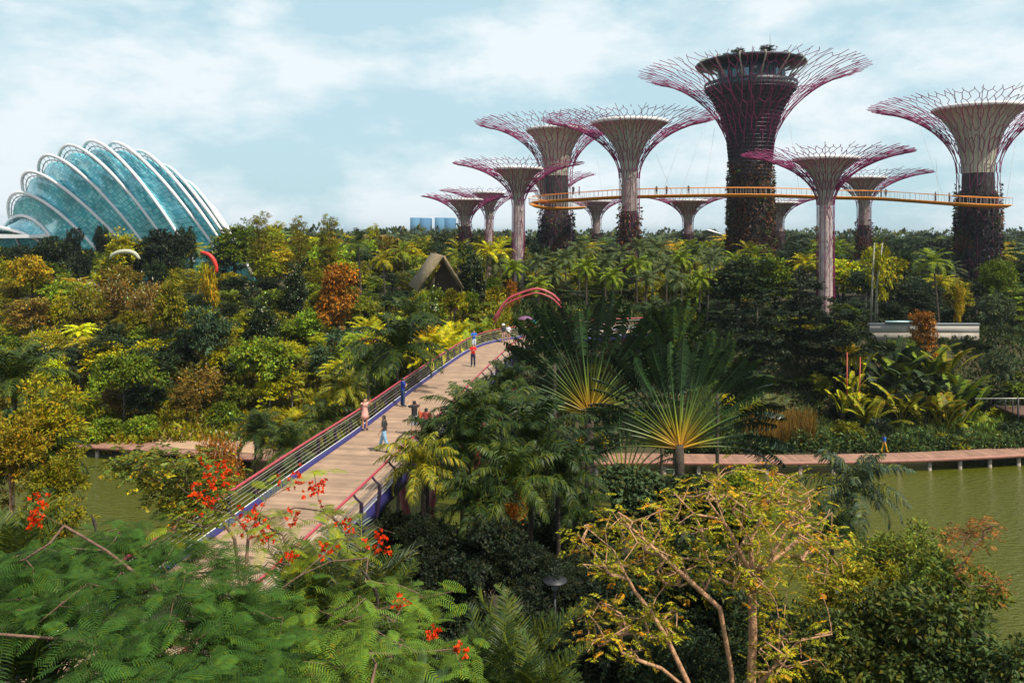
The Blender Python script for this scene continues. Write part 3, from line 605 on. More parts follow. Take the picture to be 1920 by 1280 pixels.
M['pink'] = mat('trunk_core_pinkish', (.44, .34, .32), .8, .25, 1.5, .2)
for lb, u, D, ut, vt, rt_, vn, vb, rb_, pz, pc, sd0, kw in ST:
    if 'corecol' in kw: kw = dict(kw, corecol=M[kw['corecol']])
    supertree(lb, u, D, ut, vt, rt_, vn, vb, rb_, pz, pc, sd0, **kw)

# ------------------------------------------------------------ skyway
root = thing('skyway', 'narrow orange skyway curving between the giant tree towers', 'walkway', (30, 150, 29))
sp = [(1092, 388.5, 180), (1060, 390, 170), (1030, 389.5, 166), (1008, 386.5, 167), (1000, 383, 172), (1004, 379.5, 175), (1020, 377.5, 168), (1045, 376, 164), (1100, 372.5, 158), (1160, 369, 154), (1220, 367.3, 151), (1300, 365.8, 150), (1407, 365.2, 149), (1500, 367.2, 150), (1570, 369.8, 151), (1645, 371.5, 150), (1715, 376, 146), (1790, 381.5, 139), (1840, 384.5, 139), (1888, 385.5, 142)]
sk, ss = poly_resample([P(*a) for a in sp], 1.0); st_, ssd = side_dirs(sk)
hw = .95
g = G(); g.strip([(sk[i]-ssd[i]*hw, sk[i]-ssd[i]*hw*.1-zz*.45, sk[i]+ssd[i]*hw, sk[i]+ssd[i]*hw+zz*.16, sk[i]-ssd[i]*hw+zz*.16) for i in range(len(sk))], close=True)
under(g.obj('deck', M['orange']), root)
for q in (-1, 1):
    e = sk+ssd*hw*q
    g = G(); g.tube(e+zz*1.35, .055, 5); under(g.obj('top_rail', M['orange']), root)
    g = G(); g.segs(e[::1]+zz*.1, e[::1]+zz*1.35+ssd*.05*q, .03, .03, 4); struct(under(g.obj('railing_bars', M['wirerail']), root), 'stuff')
for (ua, va, Da, ub, vb_, Db) in ((1722, 230, 150, 1770, 374, 141), (1755, 300, 150, 1760, 374, 142), (1905, 260, 150, 1886, 380, 142), (1300, 200, 158, 1240, 367, 151), (1330, 210, 158, 1275, 366, 150), (1230, 290, 145, 1262, 366, 150), (1340, 240, 160, 1320, 366, 150), (1480, 230, 160, 1500, 366, 150), (960, 290, 184, 1012, 378, 172), (1120, 300, 182, 1130, 371, 157)):
    g = G(); g.tube([P(ua, va, Da), P(ub, vb_, Db)], .022, 4); under(g.obj('suspension_cable', M['wirerail']), root)
def skp(u):
    D = float(np.interp(u, U(sk[60:, 0], sk[60:, 1]), sk[60:, 1])); z = float(np.interp(u, U(sk[60:, 0], sk[60:, 1]), sk[60:, 2])); return ((u-960)/F*D, D, z+.17)
for u, lb, tp in ((1075, 'person in dark clothes on the skyway beside the looped tower', (.02, .02, .03)), (1086, 'person in a pink top on the skyway right of the looped tower', (.6, .15, .18)), (1231, 'dark-clad person on the skyway just right of the brown-trunked tower', (.02, .02, .03)), (1250, 'second dark-clad person on the skyway right of the brown-trunked tower', (.03, .02, .02)), (1291, 'lone dark-clad person on the skyway left of the tallest tower', (.02, .02, .05)), (1652, 'dark-clad person on the skyway before the mid-sized right tower', (.02, .02, .02)), (1661, 'person in black right beside another on the skyway before the mid-sized right tower', (.015, .02, .02)), (1754, 'person in grey bending over the skyway rail near its right end', (.15, .15, .2)), (1780, 'person in a tan top near the right end of the skyway', (.35, .2, .1))):
    person(lb, skp(u), random.choice([0, 90, 180, -90]), 1.7, random.choice(['stand', 'walk', 'stand']), top=tp, bottom=(.03, .03, .05), group='visitors on the orange skyway')

# ------------------------------------------------------------ glass dome conservatory
root = thing('glass_conservatory', 'huge clamshell glasshouse with turquoise panes and white arched ribs at far left', 'building', (-160, 215, 5))
ribs = [(-14, 425, -60, 42, 437, 262), (40, 404, -5, 90, 437, 258), (37, 361, 15, 136, 421, 250), (57, 322, 41, 195, 419, 244), (90, 291, 72, 255, 437, 238), (130, 272, 110, 300, 437, 232), (172, 264, 155, 331, 435, 228), (215, 267, 202, 375, 425, 225), (262, 283, 252, 396, 425, 223), (306, 309, 299, 408, 421, 222), (347, 339, 342, 418, 421, 221), (386, 379, 382, 425, 426, 220)]
BASE = 545
def ribfit(up, vp, ul, un, vn, D0):
    Hh = BASE-vp; sp_ = (BASE-vn)/Hh; cp = math.sqrt(max(0, 1-sp_*sp_)); d = up-ul
    lo, hi = 0., 400.
    for _ in range(50):
        s = (lo+hi)/2; hh = math.sqrt(d*d+2*s*d); uu = up+s-s*sp_+hh*cp
        if uu < un: lo = s
        else: hi = s
    return up+s, s, math.sqrt(d*d+2*s*d), Hh, D0
RF = [ribfit(*r) for r in ribs]
def ribpt(f, t, out=0., k=1.0):
    Mu, s, hh, Hh, D0 = f; sn, cs = math.sin(math.pi*t), -math.cos(math.pi*t)
    u = Mu+hh*cs*k-s*sn*k; v = BASE-Hh*sn*k-out*sn; D = D0-26*cs-6*sn
    return P(u, v, D)
ts = np.linspace(.06, .94, 60)
for f in RF:
    D0_ = f[4]
    g = G(); rows = []
    for t in ts:
        a = ribpt(f, t); b = ribpt(f, t, 7); a2 = Vector((0, 1.0, 0)); wdt = Vector((.62, 0, .3))
        n_ = (b-a); tt = ribpt(f, t+.01)-ribpt(f, t-.01); tt.normalize(); sd2 = tt.cross(Vector((0, 1, 0))); sd2.normalize()
        wq = .20+.22*math.sin(math.pi*t)*(1.25 if D0_ > 240 else 1)
        rows.append([a-sd2*wq-a2*.3, a+sd2*wq-a2*.3, a+sd2*wq*.8+a2*.6, a-sd2*wq*.8+a2*.6])
    g.strip(rows, close=True); under(g.obj('rib', M['whitesteel']), root)
    g = G(); g.tube([ribpt(f, t, k=.965)+Vector((0, .3, 0)) for t in ts[14:]], .16, 5); under(g.obj('inner_arch', M['greysteel']), root)
    g = G(); A = []; B = []
    for t in np.linspace(.2, .9, 18): A.append(ribpt(f, t)); B.append(ribpt(f, t+.012, k=.93))
    g.segs(A, B, .09, .09, 4); under(g.obj('rib_struts', M['greysteel']), root)
# shell
rows = []; RFa = np.array(RF); kk = np.linspace(0, len(RF)-1, (len(RF)-1)*6+1); nt_ = 90; tt2 = np.linspace(.04, .985, nt_)
for q in kk:
    f = [np.interp(q, range(len(RF)), RFa[:, c]) for c in range(5)]
    fr = q % 1; sag = .93+.018*math.cos(2*math.pi*fr)
    rows.append([ribpt(f, t, k=sag)+Vector((0, .5, 0)) for t in tt2])
g = G(); g.strip(rows); me = g.mesh('glazing', M['domeglass'], smooth=True)
uv = me.uv_layers.new(name='uv'); vi = np.zeros(len(me.loops), int); me.loops.foreach_get('vertex_index', vi)
uv.data.foreach_set('uv', np.stack([(vi//nt_)/6*9, (vi % nt_)/nt_*78], 1).ravel()); under(mkobj('glazing', me), root)
# low white roof canopy at its foot
g = G(); g.strip([[P(-40, 438, 240), P(-40, 447, 240)], [P(60, 440, 238), P(60, 446, 238)], [P(125, 436, 236), P(125, 446, 236)], [P(160, 444, 236), P(160, 448, 236)]]); g.strip([[P(-40, 438, 240), P(-40, 438, 252)], [P(60, 440, 238), P(60, 440, 252)], [P(125, 436, 236), P(125, 436, 250)]])
under(g.obj('entrance_canopy', M['whitesteel']), root)

# ------------------------------------------------------------ hut, arcs, wall, far buildings
root = thing('hut', 'brown hut with a steep thatched gable roof among the shrubs', 'hut', tuple(P(828, 535, 104)-Vector((0, 0, 2))))
fc = 104.; apx = P(832, 481, fc); bl = P(789, 541, fc); br_ = P(866, 538, fc); dv = Vector((-2.0, 6, 0.2)); a2 = P(825, 480, fc)
fr = Vector((0, -1.1, .0)); L1 = P(786, 545, fc); R1 = P(868, 541, fc)
g = G()
for (a, b) in ((apx, L1), (apx, R1)):
    n_ = (b-a).cross(Vector((0, 1, 0))).normalized(); n_ = n_ if n_.z > 0 else -n_; n_ = n_*.28
    cs = [a+fr, a+fr+n_, b+fr+n_, b+fr]; cs2 = [p+dv*1.0+Vector((0, 1.1, 0)) for p in cs]
    if b is R1: cs = [p+Vector((0, .02, -.02)) for p in cs]
    g.add([tuple(p) for p in cs+cs2], [(0, 1, 2, 3), (7, 6, 5, 4), (0, 4, 5, 1), (1, 5, 6, 2), (2, 6, 7, 3), (3, 7, 4, 0)])
under(g.obj('roof', M['thatch']), root)
g = G(); g.add([tuple(apx+Vector((0, 1.2, -.4))), tuple(L1+Vector((.6, 1.2, -.1))), tuple(R1+Vector((-.6, 1.2, -.1))), tuple(L1+Vector((.6, 1.2, -3))), tuple(R1+Vector((-.6, 1.2, -3)))], [(1, 3, 4, 2)], [(0, 1, 2)]); under(g.obj('gable_wall', M['darkwood']), root)
g = G()
for q in (.02, .98): 
    pp = L1.lerp(R1, q); g.tube([pp+Vector((0, -.7, .3)), pp+Vector((.1, -.7, -3.5))], .12, 6)
g.tube([P(806, 540, 103), P(815, 520, 103), P(812, 540, 103)], .08, 5); under(g.obj('post', M['thatch']), root)
def arc(label, pts, D, r, m, name='sculpture_arc', flat=1.):
    a, _ = poly_resample([P(u, v, D) for u, v in pts], .4); o = thing(name, label, 'arch', tuple(a[0]-np.array([0, 0, 3]))); g = G(); k = len(a)
    g.tube(a, r*np.sin(np.linspace(.25, math.pi-.25, k))**.5, 10); under(g.obj('band', M[m], smooth=True), o)
arc('pale grey-green curved band rising from the shrubs below the glasshouse', [(206, 484), (212, 477), (226, 472), (242, 471.5), (254, 476), (262, 486)], 118, .34, 'greyarc')
arc('bright red curved horn standing among dark trees right of the glasshouse', [(376, 473), (384, 474), (394, 479), (402, 490), (406, 502), (406, 512)], 118, .30, 'redarc')
root = thing('overpass_wall', 'long pale parapet wall with a teal banner strip on the right bank', 'wall', tuple(P(1730, 640, 102)))
D = 102.
def slab(u0, u1, v0, v1, D, dy, m, name):
    a, b = P(u0, v0, D), P(u1, v1, D); g = G(); g.box(((a.x+b.x)/2, D+dy/2, (a.z+b.z)/2), (abs(b.x-a.x), dy, abs(a.z-b.z))); under(g.obj(name, m), root)
slab(1632, 1836, 608, 623.5, D+.05, .5, M['wall'], 'upper_wall'); slab(1632, 1836, 624.2, 641, D, .6, M['wallwarm'] if 'wallwarm' in M else mat('warm_wall', (.33, .29, .24), .85, .15, .6), 'lower_wall')
slab(1630, 1838, 641.2, 643, D-.12, .8, M['white'], 'ledge'); slab(1660, 1713, 601, 606.5, D-.3, .1, M['teal'], 'banner')
slab(1660, 1712, 602.2, 604.0, D-.36, .04, M['white'], 'banner_stripe')
slab(1630, 1838, 606.6, 608, D-.05, .7, M['greysteel'], 'coping')
slab(1640, 1650, 643.2, 700, D+.3, .5, M['wall'], 'pier'); slab(1800, 1812, 643.2, 700, D+.3, .5, M['wall'], 'pier')
for lb, u0, u1, v0, D in (('blue glass office tower on the horizon, left of its twin', 769, 804, 408, 1000.), ('blue-green office tower on the horizon partly behind a tree, right of its twin', 815, 851, 408, 1020.)):
    root = thing('office_tower', lb, 'building', tuple(P((u0+u1)/2, 450, D)), 'twin towers on the horizon')
    k = 2; wdt = (u1-u0)/k
    for i in range(k): slab(u0+i*wdt, u0+(i+1)*wdt+.02, v0+(i % 2)*.5, 446, D+i*3, 40, mat('tower_face', ((.10, .22, .33), (.08, .18, .30), (.17, .27, .36), (.12, .25, .35))[i], .95, spec=0), 'facade')
root = thing('tent_roof', 'small white peaked tent roof on the horizon between two tower trunks', 'tent', tuple(P(1337, 442, 420)))
g = G(); a = [P(1316, 433, 420), P(1325, 431, 412), P(1357, 440, 415), P(1350, 441, 430), P(1317, 441, 425), P(1332, 430, 424)]
g.add([tuple(p) for p in a], [], [(0, 1, 5), (1, 2, 5), (2, 3, 5), (3, 4, 5), (4, 0, 5)]); under(g.obj('canopy', M['white']), root)
g = G(); g.tube([P(1332, 425, 424), P(1332, 445, 424)], .3, 6); under(g.obj('mast', M['greysteel']), root)

# ------------------------------------------------------------ people on bridge and bank
def bp(u, v, z=DZ): D = (CZ-z)*F/(v-435); return ((u-960)/F*D, D, z+.005)
person('woman in a pink dress with arms raised, standing at the left rail of the footbridge', bp(684, 806), 150, 1.62, 'up', top=(.75, .38, .32), bottom=(.72, .36, .30), dress=True, skin=(.55, .28, .17), longhair=True)
person('person in blue shirt and dark trousers leaning at the left rail under the palm', bp(755, 762), 60, 1.70, 'fold', top=(.01, .04, .30), bottom=(.015, .04, .12))
person('man in a black t-shirt taking a photograph, partly behind palm fronds', (bp(777, 816)), -20, 1.74, 'up', top=(.015, .015, .02), bottom=(.35, .38, .45), shorts=True, bag=((.55, .12, .03), 'orange shoulder bag on the hip of the man in black'))
person('person in a green and red top behind the photographing man', bp(799, 826), 10, 1.60, 'stand', top=(.35, .05, .04), bottom=(.05, .1, .12))
person('walker in dark top and pale blue jeans seen below the arching palm frond', bp(720, 847), -90, 1.70, 'walk', top=(.03, .03, .035), bottom=(.25, .45, .62), shoe=(.03, .02, .015))
person('man in a bright red shirt with folded arms walking down the footbridge', bp(887, 687), 180, 1.70, 'fold', top=(.75, .02, .015), bottom=(.015, .02, .06))
person('person in a bright blue shirt and white shorts at the far left rail', bp(888.5, 657), 165, 1.74, 'fold', top=(.01, .14, .55), bottom=(.55, .58, .65), shorts=True)
person('person in a white hat and dark clothes at the far end of the footbridge', bp(944, 642), 180, 1.65, 'stand', top=(.03, .03, .05), bottom=(.4, .25, .2), shorts=True, hat=(.8, .8, .8))
person('person in a white top beside the one in the white hat', bp(953, 642), 180, 1.60, 'stand', top=(.7, .7, .75), bottom=(.35, .2, .12), shorts=True)
person('person in a turquoise top half hidden by palm leaves at the bridge landing', bp(1003, 625), 120, 1.62, 'stand', top=(.02, .42, .60), bottom=(.3, .05, .06))
person('person in blue jacket and yellow boots walking on the right boardwalk', bp(1658, 847, 1.2), 80, 1.66, 'walk', top=(.01, .10, .50), bottom=(.62, .36, .02), shoe=(.75, .42, .02))
root = thing('umbrella', 'purple umbrella raised over the bridge landing', 'umbrella', tuple(P(985, 612, 79)))
g = G(); c = P(985, 598, 79); g.lathe([(.02, .30), (.35, .26), (.66, .10), (.72, 0)], c, 16); under(g.obj('canopy', mat('umbrella_cloth', (.16, .07, .14), .7), smooth=True), root)
g = G(); g.tube([c+Vector((0, 0, .35)), c-Vector((0, 0, .8))], .02, 5); under(g.obj('shaft', M['black']), root)
# ------------------------------------------------------------ vegetation kit
def unit(v): return v/(np.linalg.norm(v, axis=-1, keepdims=True)+1e-9)
class Proto:
    """unlinked pieces of a plant; put() links copies that share the meshes"""
    def __init__(s, name, cat, H, Wd): s.name = name; s.cat = cat; s.H = H; s.W = Wd; s.parts = []
    def part(s, name, mesh, kind, mtx=None): s.parts.append((name, mesh, kind, mtx)); return s
def put(pr, loc, label, col=(.08, .1, .02), sc=1., rz=None, sxy=None, group=None, cols=None, tilt=0):
    root = bpy.data.objects.new(pr.name, None); COL.objects.link(root); root.location = loc; root.empty_display_size = .3
    root.rotation_euler = (tilt*random.uniform(-1, 1), tilt*random.uniform(-1, 1), random.uniform(0, 6.283) if rz is None else rz)
    root.scale = (sxy or sc, sxy or sc, sc); tag(root, label, pr.cat, group)
    for nm, me, kind, mtx in pr.parts:
        o = bpy.data.objects.new(nm, me); COL.objects.link(o); o.parent = root
        if mtx is not None: o.matrix_local = mtx
        if kind == 'leaf': o.color = (*col, 1)
        elif kind != 'wood': o.color = (*((cols or {}).get(kind) or KCOL.get(kind, (1, 1, 1))), 1)
    return root
KCOL = {'flower': (.75, .06, .008), 'fruit': (.62, .17, .01), 'white': (.5, .46, .34)}

def crown_mesh(seed, lobes, ncl, per, leaf, clr, droop=.3, flat=.6, inner=.25, mname='leaf', wid=.5, horiz=False):
    """clumps of pointed leaves spread through a crown built of uneven lobes"""
    rs = np.random.default_rng(seed); lobes = np.asarray(lobes, float)      # x y z rx rz
    wgt = lobes[:, 3]**2*lobes[:, 4]; k = rs.choice(len(lobes), ncl, p=wgt/wgt.sum())
    d = unit(rs.normal(0, 1, (ncl, 3))); d[:, 2] = np.where((d[:, 2] < -.35) & (rs.random(ncl) < .7), -d[:, 2], d[:, 2])
    rad = np.where(rs.random(ncl) < inner, rs.random(ncl)*.7+.2, .82+.25*rs.random(ncl))
    cc = lobes[k, :3]+d*rad[:, None]*np.stack([lobes[k, 3], lobes[k, 3], lobes[k, 4]], 1)
    n = ncl*per; ci = np.repeat(np.arange(ncl), per); q = rs.normal(0, 1, (n, 3)); q = unit(q)*(rs.random((n, 1))**.5)
    csz = clr*(.6+.8*rs.random(ncl))[ci][:, None]; C = cc[ci]+q*csz*np.array([1, 1, flat])
    Dv = q*.6+d[ci]*.7+rs.normal(0, .45, (n, 3)); 
    if horiz: Dv[:, 2] *= .25
    Dv[:, 2] -= droop
    Nv = d[ci]*.5+np.array([0, 0, 1.])+rs.normal(0, .45, (n, 3))
    tone = np.clip(rs.normal(.5, .16, ncl)[ci]+rs.normal(0, .17, n), 0, 1)
    g = G(); L = leaf*(.65+.7*rs.random(n)); g.leaves(C, Dv, Nv, L, L*wid*(.8+.4*rs.random(n)), .18, rnd=tone)
    return g.mesh('crown', M[mname]), cc

def limbs_mesh(seed, top, cc, r0, material, base=0., nb=10, lean=.0):
    rs = np.random.default_rng(seed); g = G(); x = rs.normal(0, lean, 2)
    tp = np.array([x[0], x[1], top]); mid = np.array([x[0]*.4+rs.normal(0, .05), x[1]*.4, top*.5])
    g.tube([(0, 0, -1.2), (0, 0, base+.1), mid, tp], [r0*1.3, r0*1.1, r0*.85, r0*.6], 8)
    for c in cc[rs.choice(len(cc), min(nb, len(cc)), replace=False)]:
        s = .55+.45*rs.random(); st = mid+(tp-mid)*(s*2-1) if s > .5 else mid; st = st if st[2] < c[2] else mid
        md = st*.5+c*.5+rs.normal(0, .15, 3)+[0, 0, .1*np.linalg.norm(c-st)]
        g.tube([st, md, c], [r0*.42, r0*.26, r0*.08], 5)
    return g.mesh('trunk', material, smooth=True)

def tree(name, cat, seed, Hh, lobes, ncl, per, leaf, clr, tr, bark='bark', trunk_top=None, extra=None, **kw):
    me, cc = crown_mesh(seed, lobes, ncl, per, leaf, clr, **kw); lo = np.asarray(lobes)
    pr = Proto(name, cat, Hh, 2*max(np.hypot(lo[:, 0], lo[:, 1])+lo[:, 3]))
    pr.part('crown', me, 'leaf'); pr.part('trunk', limbs_mesh(seed+1, trunk_top or lo[:, 2].mean(), cc, tr, M[bark]), 'wood')
    if extra:
        rs = np.random.default_rng(seed+5); c = cc[rs.choice(len(cc), extra[1])]; c = np.repeat(c, extra[2], 0)+rs.normal(0, clr*.8, (extra[1]*extra[2], 3)); g = G()
        c[:, 2] += .1; g.leaves(c, unit(rs.normal(0, 1, c.shape)+[0, 0, .6]), rs.normal(0, 1, c.shape), extra[3], extra[3]*.8, .2); pr.part('blossom', g.mesh('blossom', M['flower']), extra[0])
    return pr
def lobeset(seed, n, R_, zc, rz, r=.5, zspread=.5):
    rs = np.random.default_rng(seed); o = [(0, 0, zc, R_*.7, rz*.85)]
    for i in range(n):
        a = i*2.4+rs.random(); q = R_*(.35+.3*rs.random()); o.append((q*math.cos(a), q*math.sin(a), zc+rs.normal(0, 1)*rz*zspread*.6, R_*r*(.7+.5*rs.random()), rz*r*(.7+.6*rs.random())))
    return o
B = {}
B['round1'] = tree('broadleaf_tree', 'tree', 1, 8, lobeset(1, 8, 3.1, 5.2, 2.4), 150, 42, .36, .62, .16)
B['round2'] = tree('broadleaf_tree', 'tree', 2, 8, lobeset(22, 11, 3.3, 5.0, 2.6, .42), 170, 38, .34, .55, .15, droop=.5)
B['tall'] = tree('broadleaf_tree', 'tree', 3, 10, lobeset(3, 10, 2.3, 6.0, 3.7, .45, .9), 170, 40, .34, .6, .15)
B['layer'] = tree('layered_tree', 'tree', 4, 9, [(a*math.cos(b), a*math.sin(b), z, r, .35) for a, b, z, r in ((.3, 0, 8.4, 1.2), (.9, 1, 7.6, 1.5), (.9, 3.2, 7.2, 1.6), (1.2, 5, 6.5, 1.9), (1.3, 2, 6.0, 2.0), (1.5, 4, 5.2, 2.2), (1.5, .4, 4.8, 2.1), (1.7, 2.6, 4.0, 2.3), (1.5, 5.4, 3.5, 2.2), (1.6, 1.2, 2.6, 2.1), (1.2, 3.8, 2.2, 2.2))], 200, 36, .34, .6, .14, flat=.3, horiz=True, droop=.15, trunk_top=8.)
B['loose'] = tree('open_tree', 'tree', 5, 8.5, lobeset(5, 13, 3.4, 5.6, 2.2, .33, .9), 110, 30, .34, .5, .13, bark='barkgrey', inner=.5)
B['umb'] = tree('umbrella_tree', 'tree', 6, 7.2, [(a*math.cos(b), a*math.sin(b), z, 1.5, .8) for a, b, z in ((0, 0, 6.1), (1.6, .5, 5.6), (1.7, 1.9, 5.4), (1.6, 3.1, 5.6), (1.8, 4.4, 5.3), (1.5, 5.5, 5.5), (2.4, 1.2, 4.7), (2.5, 3.7, 4.6), (2.4, 5.0, 4.6), (.8, 2.6, 4.9))], 170, 40, .30, .55, .09, bark='black', droop=.35, trunk_top=5.)
B['column'] = tree('columnar_tree', 'tree', 7, 12, [(.15*math.sin(z), .15*math.cos(z*2), z, 1.15*(1-.045*abs(z-5)), 1.2) for z in np.arange(2.0, 11.6, 1.0)], 190, 34, .30, .45, .13, bark='barkpale', droop=-.1, wid=.28)
B['shrub1'] = tree('shrub', 'shrub', 8, 3, lobeset(8, 8, 1.7, 1.4, 1.2, .5), 90, 36, .28, .42, .06, droop=.1)
B['shrub2'] = tree('shrub', 'shrub', 9, 3, lobeset(9, 9, 1.9, 1.3, 1.2, .4), 80, 30, .42, .5, .06, droop=.35, wid=.34)
B['brush'] = tree('twiggy_shrub', 'shrub', 10, 4, lobeset(10, 9, 2.2, 2.1, 1.5, .42), 90, 34, .26, .6, .06, bark='barkpale', inner=.5, extra=('white', 26, 5, .16), wid=.3)
B['speckle'] = tree('speckled_tree', 'tree', 11, 9, lobeset(13, 9, 2.3, 5.0, 3.6, .42, .9), 150, 36, .36, .55, .13, extra=('white', 60, 7, .22))
B['flame'] = tree('flushing_tree', 'tree', 12, 9, lobeset(14, 9, 2.6, 5.2, 3.2, .42, .9), 150, 36, .36, .58, .13, droop=.5)
B['far1'] = tree('distant_tree', 'tree', 31, 12, lobeset(31, 8, 4.4, 8.0, 3.4), 110, 26, .75, 1.0, .2)
B['far2'] = tree('distant_tree', 'tree', 32, 14, lobeset(33, 8, 3.3, 9.0, 4.2, .45, .9), 100, 24, .75, .9, .2)

# ---- palms
def frond(L, el0, bend, nl, ll, lw, hang, seed, rach=.022, start=.14, curl=0., mname='palmleaf', stiff=False, rwood=True):
    rs = np.random.default_rng(seed); s = np.linspace(0, 1, 26); el = R(el0)-R(bend)*s**1.25; ds = L/25
    x = np.concatenate([[0], np.cumsum(np.cos(el[:-1])*ds)]); z = np.concatenate([[0], np.cumsum(np.sin(el[:-1])*ds)]); yv = curl*s**2*L
    P_ = np.stack([x, yv, z], 1); g = G(); g.tube(P_, rach*(1-.85*s)+.004, 4, cap=False, rnd=.75)
    q = np.repeat(np.linspace(start, .995, nl), 2); q = np.clip(q+rs.normal(0, .004, len(q)), start, .998); sg = np.tile([1., -1.], nl)
    ps = np.stack([np.interp(q, s, P_[:, k]) for k in range(3)], 1); e = np.interp(q, s, el); fw = np.stack([np.cos(e), 0*e, np.sin(e)], 1); up = np.stack([-np.sin(e), 0*e, np.cos(e)], 1)
    sd = np.array([0, 1., 0])*sg[:, None]; prof = np.sin(np.pi*(.16+.80*(q-start)/(1-start)))**.7; l = (ll*prof*(.85+.3*rs.random(len(q))))[:, None]
    fwk = (.35+.55*q)[:, None]; rise = rs.normal(.28, .22, (len(q), 1))
    d1 = unit(sd+fw*fwk+up*rise); d2 = unit(d1*(1-hang*.5)+np.array([0, 0, -1.])*hang*(.7+.6*rs.random((len(q), 1)))); d3 = unit(d2+np.array([0, 0, -1.])*hang*.6)
    wv = unit(fw*1.0+rs.normal(0, .15, fw.shape)); W2 = lw*(.8+.4*rs.random(len(q)))[:, None]
    a = ps; b = a+d1*l*.35; c = b+d2*l*.35; t = c+d3*l*.35; n = len(q)
    v = np.stack([a-wv*W2*.3, a+wv*W2*.3, b+wv*W2*.5, b-wv*W2*.5, c+wv*W2*.42, c-wv*W2*.42, t], 1).reshape(-1, 3); o = (np.arange(n)*7)[:, None]
    rn = np.clip(rs.normal(.5, .2, n), 0, 1)
    g.add(v, np.concatenate([o+[0, 1, 2, 3], o+[3, 2, 4, 5]]), o+[5, 4, 6], rnd=None)
    g.qr[-1] = np.concatenate([rn, rn]); g.tr[-1] = rn
    return g
def merge(dst, src, mtx):
    m = np.array(mtx); v = np.concatenate(src.v)@m[:3, :3].T+m[:3, 3]; k = dst.n
    dst.v.append(v); dst.g.append(np.concatenate(src.g)); 
    dst.q += [q+k for q in src.q]; dst.t += [t+k for t in src.t]; dst.qr += src.qr; dst.tr += src.tr; dst.n += len(v)
def rotm(az, ty=0, loc=(0, 0, 0), s=1.): return Matrix.Translation(loc)@Matrix.Rotation(az, 4, 'Z')@Matrix.Rotation(-ty, 4, 'Y')@Matrix.Scale(s, 4)
def palm(name, Hh, nf, L, nl, ll, lw, hang, seed, tr=.12, bends=(70, 95), els=(80, -5), trunkmat='bark', hero=False, fruit=False, lean=.2, start=.14):
    rs = random.Random(seed); pr = Proto(name, 'palm tree', Hh, 2*L*.85); top = Vector((rs.uniform(-lean, lean), rs.uniform(-lean, lean), Hh-L*.55)); g = G()
    n = 14; pts = [Vector((0, 0, -1.5)).lerp(top, i/n)+Vector((0, 0, 0)) for i in range(n+1)]; rr = [tr*(1.35-.5*i/n)*(1.06 if i % 2 else .96) for i in range(n+1)]
    g.tube(pts, rr, 9); pr.part('trunk', g.mesh('trunk', M[trunkmat], smooth=True), 'wood')
    g = G(); g.tube([top-Vector((0, 0, L*.18)), top-Vector((0, 0, L*.05)), top+Vector((0, 0, L*.12))], [tr*.85, tr*1.15, tr*.5], 9, rnd=.6); pr.part('crownshaft', g.mesh('crownshaft', M['palmleaf'], smooth=True), 'leaf')
    kinds = 5; fr = []
    for i in range(kinds):
        f = i/(kinds-1); fr.append(frond(L*(.85+.2*math.sin(math.pi*f)), els[0]+(els[1]-els[0])*f, bends[0]+(bends[1]-bends[0])*f, nl, ll, lw, hang, seed*10+i, curl=rs.uniform(-.12, .12), rach=.01*L, start=start))
    big = G(); ms = [f_.mesh('frond', M['palmleaf']) for f_ in fr] if hero else None
    for i in range(nf):
        k = min(kinds-1, int(i/nf*kinds)); m = rotm(i*2.399+rs.uniform(-.2, .2), R(rs.uniform(-7, 7)), top+Vector((0, 0, L*.06)), rs.uniform(.88, 1.08))
        if hero: pr.part('frond', ms[k], 'leaf', m)
        else: merge(big, fr[k], m)
    if not hero: pr.part('crown', big.mesh('crown', M['palmleaf']), 'leaf')
    if fruit:
        r2 = np.random.default_rng(seed); g = G()
        for a in (0.2, 2.4, 4.4):
            c = np.array([math.cos(a)*.28+top.x, math.sin(a)*.28+top.y, top.z-L*.30]); n = 420; C = c+r2.normal(0, 1, (n, 3))*[.16, .16, .24]
            g.leaves(C, r2.normal(0, 1, (n, 3))-[0, 0, .5], r2.normal(0, 1, (n, 3)), .07, .055, .4)
        pr.part('fruit_cluster', g.mesh('fruit_cluster', M['flower']), 'fruit')
    return pr
B['palmH'] = palm('feather_palm', 7, 24, 2.7, 34, .62, .062, .55, 51, tr=.13, hero=True, fruit=False)
B['palmH2'] = palm('feather_palm', 7, 21, 2.7, 32, .70, .066, .75, 52, tr=.13, hero=True, bends=(80, 105))
B['palmF'] = palm('feather_palm', 7, 22, 2.7, 34, .62, .062, .65, 53, tr=.13, hero=True, fruit=True)
B['palmD'] = palm('foxtail_palm', 8, 22, 2.6, 24, .60, .085, .6, 54, tr=.14, bends=(80, 110))
B['palmD2'] = palm('foxtail_palm', 9, 20, 2.9, 22, .65, .09, .5, 55, tr=.13, bends=(70, 100), lean=.5)
B['palmK'] = palm('lanky_palm', 10, 15, 2.9, 22, .62, .08, .35, 56, tr=.11, bends=(75, 105), lean=.9)
